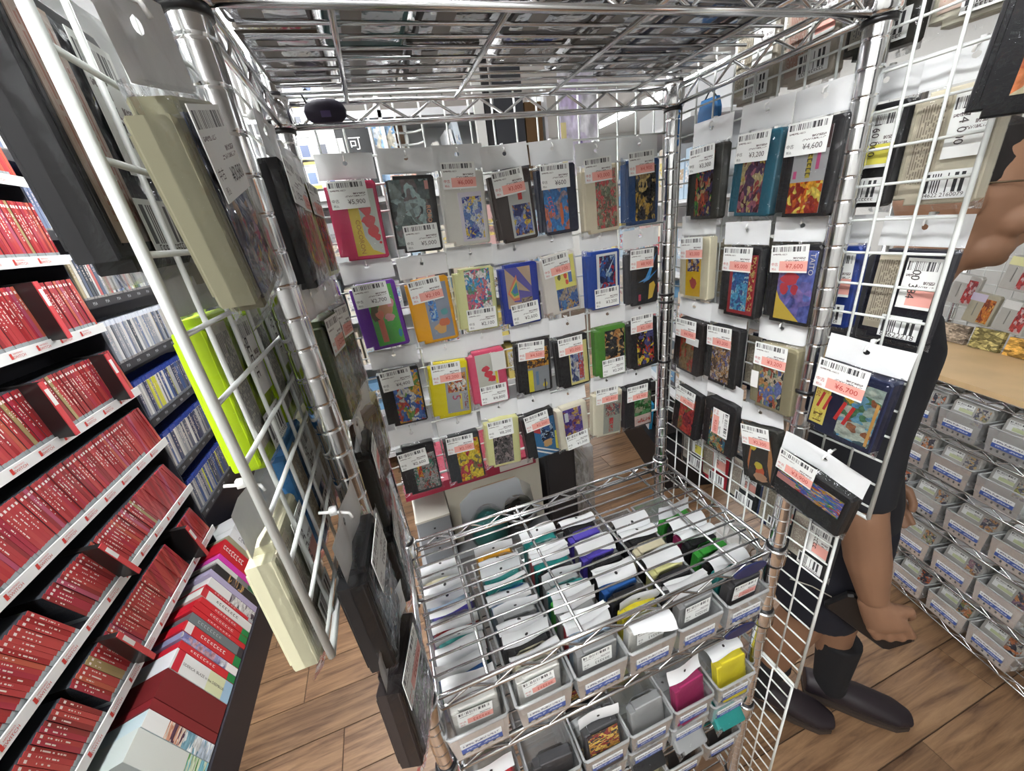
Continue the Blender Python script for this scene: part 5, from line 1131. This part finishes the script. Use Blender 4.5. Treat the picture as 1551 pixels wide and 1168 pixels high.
# shirt: torso, collar and loose sleeves to the elbow
sh = MB()
etube(sh, [(0, -.10, .76), (0, -.105, .90), (0, -.125, 1.05), (0, -.135, 1.22), (0, -.12, 1.35), (0, -.095, 1.415), (0, -.08, 1.44)], [(.182, .122), (.172, .116), (.148, .104), (.152, .102), (.148, .094), (.085, .078), (.072, .072)], 22)
for s in (-1, 1): etube(sh, [(s * .11, -.12, 1.355), (s * .17, -.13, 1.325), (s * .212, -.15 if s > 0 else -.125, 1.17), (s * .235, -.145 if s > 0 else -.10, 1.02)], [.066, .068, .064, .058], 16)
solid(sh, 'shirt', CLOTH, person, .008, 6)
sr = MB()
etube(sr, [(0, -.095, .74), (0, -.10, .86), (0, -.11, .95)], [(.176, .116), (.172, .112), (.150, .10)], 20)
etube(sr, [(-.085, -.10, .86), (-.085, -.065, .72), (-.072, -.02, .575)], [.096, .098, .092], 18)
etube(sr, [(.085, -.10, .86), (.088, -.105, .72), (.082, -.12, .545)], [.096, .102, .100], 18)
solid(sr, 'shorts', NAVY, person, .008, 5)
SOCK = M('black_sock', (.010, .010, .012), .9)
SHOE = M('dark_shoe', (.020, .014, .018), .5, noise=.2, scale=30); SOLE = M('shoe_sole', (.05, .035, .028), .7)
for s, pts in ((-1, [(-.046, .005, .285), (-.040, .008, .18), (-.035, .010, .09), (-.035, .02, .055)]), (1, [(.066, -.182, .245), (.064, -.20, .16), (.062, -.208, .10), (.062, -.19, .07)])):
    k = MB(); etube(k, pts, [.060, .052, .046, .044], 16); solid(k, 'sock', SOCK, person, .006, 4)
def shoe(R, heel, toe, zh, zt):
    k = MB(); L = toe - heel
    etube(k, [(R, heel, .05 + zh), (R, heel + L * .25, .052 + zh * .8), (R, heel + L * .55, .045 + zh * .45), (R, heel + L * .85, .034 + zt), (R, toe, .028 + zt)], [(.036, .040), (.041, .042), (.047, .036), (.046, .026), (.026, .016)], 16)
    o = solid(k, 'shoe', SHOE, person, .006, 5)
    q = MB(); n = 14
    out = []
    for (f, w) in ((0, .030), (.08, .040), (.3, .040), (.6, .048), (.85, .046), (.97, .028)): out.append((w, heel + L * f, zh * (1 - f) * .9 + zt * f))
    ring = [(R + w, y, z) for w, y, z in out] + [(R - w, y, z) for w, y, z in reversed(out)]
    m = len(ring)
    q.add([PW((a, b, c + .004)) - PO for a, b, c in ring] + [PW((a, b, c + .020)) - PO for a, b, c in ring], [tuple(range(m - 1, -1, -1)), tuple(range(m, 2 * m))] + [(i, (i + 1) % m, m + (i + 1) % m, m + i) for i in range(m)])
    q.obj('sole', SOLE, o)
shoe(-.035, -.055, .225, .0, .0)
shoe(.062, -.262, .012, .035, .0)
# hair: cap over the top and back of the skull
hr = MB()
def hairshape(p, q):
    if q.y > .15 and q.z < .62: p *= .90
    if q.z < -.05: p *= .86
    return p
ell(hr, (0, -.045, 1.590), (.082, .100, .106), 24, hairshape)
solid(hr, 'hair', M('black_hair', (.012, .010, .010), .55, noise=.3, scale=90), person, .006, 3)
gl = MB()
FRM = M('glasses_frame', (.10, .07, .04), .3, .6)
for s in (-1, 1):
    gl.tube([PW((s * .080, -.055, 1.588)) - PO, PW((s * .079, .005, 1.585)) - PO, PW((s * .066, .053, 1.582)) - PO], .0016, 6)
    gl.tube([PW((s * .034 + .026 * math.cos(a), .061 - .01 * abs(math.cos(a)), 1.576 + .020 * math.sin(a))) - PO for a in [2 * PI * k / 16 for k in range(17)]], .0015, 6)
gl.tube([PW((-.010, .067, 1.580)) - PO, PW((.010, .067, 1.580)) - PO], .0015, 6)
g = gl.obj('glasses', FRM, person, True); g['kind'] = 'stuff'
# the pouch in the hand with its thin cord
pc = thing('black_pouch', 'black pouch with a thin cord held in the walking person\'s hand', 'pouch', PW((.205, -.055, .665)))
k = MB(); k.T = Matrix.Rotation(math.atan2(PF.y, PF.x), 4, 'Z') @ Matrix.Rotation(math.radians(35), 4, 'Y')
k.plate([(-.075, -.038), (.075, -.038), (.082, -.03), (.082, .03), (.075, .038), (-.075, .038), (-.082, .03), (-.082, -.03)], -.008, .008, .004).obj('body', M('pouch_black', (.008, .008, .009), .3), pc)
MB().tube([PW((.205, -.13, .71)) - PW((.205, -.055, .665)), PW((.205, -.17, .728)) - PW((.205, -.055, .665)), PW((.205, -.215, .735)) - PW((.205, -.055, .665))], .0014, 6).obj('cord', M('cord', (.45, .43, .38), .6), pc, True)

# ---------------------------------------------------------------- behind the rack: white display shelving with boxes, signs and hooks
DY = 2.30
WSH = M('white_shelf_paint', (.74, .76, .77), .45)
ds = thing('display_shelf', 'white display shelving across the shop behind the cartridge rack', 'shelving', (0, 0, 0))
MB().b2((-.75, DY + .36, 0.004), (1.30, DY + .38, 2.35)).obj('back_panel', WSH, ds)
for x in (-.75, .27, 1.28): MB().b2((x, DY, 0.004), (x + .02, DY + .36, 2.35)).obj('side_panel', WSH, ds)
DZ = [-.90, -.55, -.2, .12, .44, .80, 1.22]
for z in DZ:
    MB().b2((-.73, DY + .01, zz(z) - .02), (1.28, DY + .36, zz(z))).obj('shelf_board', WSH, ds)
    MB().b2((-.73, DY, zz(z) - .03), (1.28, DY + .01, zz(z) + .006)).obj('label_strip', M('strip_pale', (.70, .72, .74), .4), ds)
BC = [('white', (.72, .73, .73)), ('beige', (.62, .55, .44)), ('pale blue', (.42, .55, .66)), ('grey', (.36, .37, .38)), ('cream', (.70, .66, .55)), ('pink', (.66, .42, .40)), ('dark', (.06, .06, .07)), ('tan', (.50, .38, .26)), ('sky blue', (.20, .40, .62)), ('yellow', (.72, .60, .18)), ('red', (.50, .08, .09))]
rb = random.Random(11)
for zi, z in enumerate(DZ[1:5]):
    x = -.70; n = 0
    while x < 1.2:
        w_ = rb.uniform(.07, .15); h_ = rb.uniform(.16, .27); nm, c = rb.choice(BC[:6] if rb.random() < .72 else BC)
        if .20 < x + w_ and x < .30: x = .30; continue
        n += 1
        t = thing('boxed_goods', '%s box, %s from the left on the %s tier of the white display' % (nm, nth(n), ['lowest', 'low', 'middle', 'upper'][zi]), 'box', (x + w_ / 2, DY + .03, zz(z)), None, 'boxes on the white display')
        MB().b2((-w_ / 2 + .002, 0, 0.001), (w_ / 2 - .002, .15, h_)).obj('box', M('goods_' + nm, c, .45, noise=.12, scale=14), t)
        c2 = rb.choice(BC)[1]
        MB().b2((-w_ / 2 + .010, -.0012, h_ * .25), (w_ / 2 - .010, 0, h_ * rb.uniform(.55, .85))).obj('front_print', art('goods_print_%d' % (n + zi * 40), [c2, tuple(q * .7 for q in c), rb.choice(BC)[1], (.75, .75, .74)], 2.4, 1.5, n + zi * 9), t)
        x += w_ + rb.uniform(.003, .02)
# eye-level items above the cartridges
def at(u, v, y):
    d = RC @ Vector(((u - 775.5) / 584.4476, -(v - 584) / 584.4476, -1)); return CAM + d * ((y - CAM.y) / d.y)
ZT = zz(DZ[5])
b0 = at(430, 140, DY - .02); b1 = at(497, 245, DY - .02)
t = thing('product_board', 'white board of small product cards with yellow captions at upper left behind the rack', 'display board', ((b0.x + b1.x) / 2, DY - .03, ZT))
bwid = .26; bh = 1.36 - .80
MB().b2((-bwid / 2 - .04, 0, 0.001), (bwid / 2, .012, bh)).obj('board', M('board_white', (.80, .82, .83), .4), t)
for r in range(4):
    for c in range(3):
        cx = -bwid / 2 + .005 + c * .088; cz = .05 + r * .13
        cd = MB().b2((cx - .036, -.003, cz), (cx + .036, 0, cz + .105)).obj('card', flat((.78, .80, .82)), t)
        MB().b2((cx - .034, -.004, cz + .004), (cx + .034, -.003, cz + .032)).obj('caption', flat((.80, .66, .12) if r != 2 else (.72, .74, .78)), cd)
        MB().b2((cx - .022, -.0042, cz + .040), (cx + .020, -.003, cz + .095)).obj('picture', flat([(.08, .09, .12), (.2, .28, .45), (.10, .14, .26)][(r + c) % 3]), cd)
p = at(523, 192, DY - .02)
t = thing('notice_sign', 'black notice sign with white kanji behind the rack, upper left', 'sign', (p.x, DY - .02, ZT))
MB().b2((-.10, 0, .0), (.115, .010, .34)).obj('panel', M('sign_black', (.02, .022, .024), .35), t)
MB().b2((-.11, .001, -.0), (-.10, .014, .36)).b2((.115, .001, 0), (.125, .014, .36)).obj('frame', M('sign_frame', (.75, .77, .78), .4), t)['kind'] = 'stuff'
tb = MB(); put_text(tb, '可', .03, .27, h=.06, y=-.001); put_marks(tb, .035, .19, .05, .05, -.001, 0, 2, 4); put_text(tb, '特', .045, .105, h=.06, y=-.001); put_marks(tb, -.055, .09, .05, .016, -.001, 0, 3, 5); tb.obj('lettering', flat((.82, .83, .82)), t)['kind'] = 'stuff'
MB().b2((-.085, -.001, .22), (-.03, 0, .30)).obj('label', flat((.6, .62, .6)), t)
p = at(567, 175, DY - .02)
t = thing('patterned_box', 'box with blue and white scallop pattern beside the black sign', 'box', (p.x + .01, DY + .02, ZT))
MB().b2((-.07, 0, .001), (.085, .12, .36)).obj('box', art('scallop', [(.2, .38, .62), (.7, .76, .8), (.3, .48, .7), (.68, .66, .55)], 3, .5, 4), t)
MB().b2((-.02, -.004, .001), (.05, -.0005, .13)).obj('flap', flat((.35, .52, .72)), t)
# peg hooks
p = at(620, 205, DY - .05)
t = thing('peg_hook_stand', 'white stand of empty peg hooks behind the rack', 'hook stand', (p.x, DY + .10, ZT))
MB().tube([(0, 0, .001), (0, 0, .42)], .012, 8).obj('upright', WHITEWIRE, t, True)
for r in range(5):
    for s in (-1, 1):
        MB().tube([(0, -.01, .14 + r * .062), (s * .05, -.05, .135 + r * .062), (s * .09, -.08, .14 + r * .062)], .006, 6).obj('hook', WHITEWIRE, t, True)
p = at(600, 232, DY - .02)
t = thing('orange_box', 'small pinkish orange box under the peg hooks', 'box', (p.x, DY - .0, ZT)); MB().b2((-.06, -.02, .001), (.09, .06, .10)).obj('box', art('orange_print', [(.7, .45, .36), (.75, .7, .66), (.7, .4, .3)], 3, 1, 3), t)
p = at(588, 160, DY)
t = thing('brown_carton', 'brown carton standing on the upper tier behind the rack', 'box', (p.x, DY + .14, ZT)); MB().b2((-.08, 0, .001), (.07, .14, .42)).obj('box', M('carton', (.26, .17, .11), .6), t)
MB().b2((-.03, -.001, .1), (.03, 0, .2)).obj('label', flat((.5, .45, .4)), t)
for i, (u, c, nm) in enumerate([(655, (.76, .77, .76), 'white'), (668, (.70, .70, .66), 'cream'), (680, (.42, .30, .14), 'brown-yellow'), (692, (.74, .76, .78), 'white-blue'), (704, (.62, .70, .76), 'pale blue')]):
    p = at(u, 215, DY); h_ = [.20, .26, .16, .32, .36][i]
    t = thing('folder', '%s folder standing on the upper tier behind the rack' % nm, 'folder', (p.x, DY + .02, ZT), (0, -.12, 0), 'folders on the upper tier'); MB().b2((-.018, 0, .004), (.018, .2, h_)).obj('cover', M('folder_%d' % i, c, .5, noise=.1, scale=12), t)
    MB().b2((-.012, -.001, h_ * .3), (.012, 0, h_ * .8)).obj('label', art('folder_print_%d' % i, [c, (.3, .4, .55), (.75, .75, .7)], 4, 1, i), t)
for i, (u0, u1, c, hh, nm) in enumerate([(722, 736, (.66, .67, .64), .62, 'pale narrow'), (738, 748, (.02, .02, .022), .66, 'black narrow'), (752, 795, (.035, .038, .045), .60, 'charcoal'), (797, 822, (.10, .055, .02), .42, 'brown wooden')]):
    a, b = at(u0, 190, DY - .04), at(u1, 190, DY - .04)
    t = thing('tall_panel', '%s upright panel behind the middle of the rack' % nm, 'panel', ((a.x + b.x) / 2, DY - .04, ZT), None, 'upright panels behind the rack')
    w_ = (b.x - a.x) / 2; MB().b2((-w_, 0, .001), (w_, .03, hh)).obj('panel', M('tall_%d' % i, c, .45), t)
    if i == 3: MB().b2((-w_ * .6, -.001, .05), (w_ * .3, 0, .14)).obj('label', flat((.5, .45, .38)), t)
a, b = at(848, 190, DY - .04), at(905, 190, DY - .04)
t = thing('poster_stand', 'lilac and white poster stand with a small dark violet blot behind the rack', 'poster', ((a.x + b.x) / 2, DY - .05, ZT))
w_ = (b.x - a.x) / 2
MB().b2((-w_, 0, .001), (w_, .012, .62)).obj('board', art('poster_art', [(.66, .62, .78), (.74, .74, .80), (.58, .48, .74), (.78, .78, .82)], 1.6, 1, 2, hard=False), t)
MB().plate([(-.03, .06), (.01, .04), (.04, .08), (.03, .16), (.0, .22), (-.03, .15)], -.001, 0).obj('figure_print', flat((.13, .10, .26)), t)
MB().b2((-w_, -.001, .001), (-w_ * .72, 0, .30)).obj('side_print', flat((.70, .62, .30)), t)
a = at(945, 200, DY - .1)
t = thing('cream_carton', 'cream carton with red print on the upper tier behind the rack, right part', 'box', (a.x, DY - .02, ZT), (0, 0, .5)); MB().b2((-.16, -.06, .001), (.16, .10, .12)).obj('box', M('cream_carton_m', (.72, .66, .48), .5), t)
MB().b2((.02, -.061, .03), (.14, -.06, .08)).obj('print', art('carton_print', [(.72, .66, .48), (.5, .2, .12), (.72, .66, .48)], 8, 1, 2), t)

# far right aisle shelving behind the right panel
fs_t = thing('game_shelf', 'dark low shelving with black cases beyond the right rear corner of the rack', 'shelving', (1.60, 1.95, 0), (0, 0, -PI / 2 - .28))
MB().b2((-.75, .0, .004), (.75, .40, .26)).obj('base', M('low_base_black', (.012, .012, .014), .5), fs_t)
MB().b2((-.75, .38, .26), (.75, .40, 2.2)).obj('back_panel', WSH, fs_t)
for i, z in enumerate((.62, .95, 1.28, 1.62, 1.95)):
    MB().b2((-.75, .06, z - .015), (.75, .38, z)).obj('shelf_board', WSH, fs_t)
Mf = Matrix.Translation((1.60, 1.95, 0)) @ Matrix.Rotation(-PI / 2 - .28, 4, 'Z')
GB = M('glossy_black_case', (.012, .012, .013), .12, coat=.6)
for i in range(9):
    x = -.62 + i * .145; q = Mf @ Vector((x, .16, .265))
    t = thing('black_case', 'glossy black flat case, %s from the far end of the low dark shelf' % nth(i + 1), 'case', q, (random.uniform(.1, .3), 0, -PI / 2 - .28 + random.uniform(-.04, .04)), 'black cases on the low shelf')
    MB().b2((-.065, -.09, .03), (.065, .09, .05)).obj('case', GB, t); MB().b2((-.04, -.091, .034), (.02, -.090, .046)).obj('label', flat((.5, .5, .5)), t)
q = Mf @ Vector((.42, .03, .262))
t = thing('blue_sleeve', 'cyan blue sleeve standing at the low dark shelf by the corner post', 'sleeve', q, (0, .15, -PI / 2 - .28)); MB().b2((-.03, 0, .0), (.03, .02, .20)).obj('sleeve', M('cyan', (.02, .30, .55), .35), t); MB().b2((-.03, -.001, .0), (.03, 0, .05)).obj('label', flat((.7, .72, .74)), t)
rb = random.Random(5)
for zi, z in enumerate((.62, .95, 1.28, 1.62)):
    x = -.70; n = 0
    while x < .66:
        w_ = rb.uniform(.06, .13); h_ = rb.uniform(.14, .25); nm, c = rb.choice(BC[:6] if rb.random() < .6 else BC); n += 1
        q = Mf @ Vector((x + w_ / 2, .10, z))
        t = thing('boxed_goods', '%s box, %s from the far end, %s board past the right panel' % (nm, nth(n), ['lowest', 'second', 'third', 'top'][zi]), 'box', q, (0, 0, -PI / 2 - .28), 'boxes beyond the right panel')
        MB().b2((-w_ / 2 + .002, 0, .001), (w_ / 2 - .002, .14, h_)).obj('box', M('goods_' + nm, c, .45), t)
        MB().b2((-w_ / 2 + .008, -.001, h_ * .3), (w_ / 2 - .008, 0, h_ * .75)).obj('front_print', art('far_print_%d' % (zi * 30 + n), [rb.choice(BC)[1], (.74, .75, .75), rb.choice(BC)[1]], 2.4, 1.5, n + zi), t)
        x += w_ + .006

# clutter just behind the rack, below the cartridges
cab = thing('grey_cabinet', 'grey steel cabinet standing directly behind the rack', 'cabinet', (.16, .60, 0))
MB().b2((-.17, 0, .004), (.27, .32, .66)).obj('body', M('cabinet_grey', (.20, .21, .22), .5), cab)
MB().b2((-.16, -.006, .05), (.26, 0, .64)).obj('door', M('cabinet_door', (.24, .25, .26), .5), cab)
e = thing('grey_box', 'small grey electronics box with a row of dots on the cabinet', 'box', (.055, .62, .661)); MB().b2((-.05, 0, 0.0005), (.05, .18, .17)).obj('body', M('beige_grey', (.24, .26, .28), .5), e)
MB().b2((-.052, -.002, .165), (.052, .18, .172)).obj('lid', M('cream_lid', (.55, .54, .48), .5), e)
for i in range(5): MB().b2((-.004, -.0012, .05 + i * .02), (.002, 0, .055 + i * .02)).obj('dot', BLACKPL, e)
e = thing('cream_cover', 'cream moulded plastic cover under the red flat box', 'cover', (.235, .66, .661)); 
MB().plate([(-.125, 0), (-.10, 0), (-.09, .16), (-.04, .20), (.10, .20), (.15, .15), (.165, 0), (.19, 0), (.19, .246), (-.125, .246)], 0, .16, 0).obj('shell', M('cream_plastic', (.58, .56, .47), .45), e)
e = thing('red_flat_box', 'flat crimson wrapped box lying behind the bottom row of cartridges', 'box', (.205, .63, .9085)); MB().b2((-.21, 0, .0005), (.20, .24, .034)).obj('box', M('crimson', (.30, .02, .05), .4, noise=.1), e)
MB().b2((.08, -.0015, .006), (.19, 0, .026)).obj('label', flat((.62, .58, .54)), e); MB().sheet(8, 6, lambda u, v: (-.213 + u * .416, -.004 + v * .25, .0365 + .0015 * math.sin(u * 30) * math.sin(v * 22))).obj('wrap', film('wrap_film2', gloss=.08, rough=.1, bump=.8, scale=22), e, True)
e = thing('teal_bundle', 'teal cloth bundle in clear plastic on the cabinet behind the rack', 'bundle', (.225, .64, .661)); 
MB().lathe([(.002, 0.001), (.05, .002), (.062, .03), (.055, .07), (.03, .10), (.002, .11)], 14).obj('cloth', M('teal_cloth', (.01, .11, .10), .7, noise=.2), e, True)
MB().lathe([(.002, 0.0005), (.058, .001), (.072, .035), (.062, .08), (.036, .115), (.004, .13)], 14).obj('plastic', film('wrap_film', gloss=.015, rough=.1, bump=.5, scale=20), e, True)
e = thing('black_ball', 'glossy black round gadget beside the teal bundle', 'gadget', (.335, .66, .661)); MB().lathe([(.002, 0.001), (.03, .002), (.052, .03), (.056, .055), (.045, .09), (.002, .108)], 18).obj('body', M('gloss_black', (.01, .01, .011), .08, coat=.8), e, True)
MB().lathe([(.057, .05), (.0585, .052), (.0585, .06), (.057, .062)], 18).obj('band', M('band_grey', (.3, .3, .3), .2), e, True)
e = thing('black_tower', 'black upright case behind the rack next to the crimson box', 'case', (.500, .66, 0)); MB().b2((-.055, 0, .004), (.055, .30, .98)).obj('body', M('tower_black', (.022, .023, .026), .45), e); MB().b2((-.045, -.003, .3), (.045, 0, .9)).obj('front', M('tower_front', (.03, .031, .035), .3), e)
e = thing('clear_case', 'clear plastic case leaning beside the black upright case', 'case', (.60, .70, 0), (0, 0, -.1)); MB().b2((-.035, 0, .004), (.045, .16, .86)).obj('case', film('clear_case_film', (.92, .93, .93), .08, .1, .3, 15, haze=.25), e); MB().b2((-.028, .01, .5), (.03, .14, .80)).obj('contents', art('clear_contents', [(.5, .5, .48), (.36, .34, .3), (.62, .62, .6)], 3, 1, 5), e)

d_ = RC @ Vector(((1106 - 775.5) / 584.4476, -(820 - 584) / 584.4476, -1)); q = CAM + d_ * ((.02 - CAM.z) / d_.z)
t = thing('plastic_bag', 'crumpled white plastic bag lying on the floor beyond the right panel', 'bag', (q.x, q.y, 0))
rr = random.Random(3)
b = MB(); n = 14; prof = [(.01, .002), (.07, .003), (.095, .03), (.085, .07), (.06, .10), (.03, .125), (.006, .14)]
b.add([(r_ * math.cos(2 * PI * k / n) * rr.uniform(.8, 1.15), r_ * math.sin(2 * PI * k / n) * rr.uniform(.8, 1.15), z_ + (rr.uniform(-.008, .008) if 0 < i < 6 and z_ > .02 else 0)) for i, (r_, z_) in enumerate(prof) for k in range(n)],
      [(i * n + k, i * n + (k + 1) % n, (i + 1) * n + (k + 1) % n, (i + 1) * n + k) for i in range(6) for k in range(n)] + [tuple(range(n - 1, -1, -1)), tuple(6 * n + k for k in range(n))])
b.obj('body', M('bag_white', (.72, .72, .70), .5), t)
MB().tube([(.0, 0, .135), (.02, .01, .16), (.05, .0, .15), (.06, -.01, .12)], .006, 6).obj('handle', M('bag_white', (.72, .72, .70), .5), t, True)
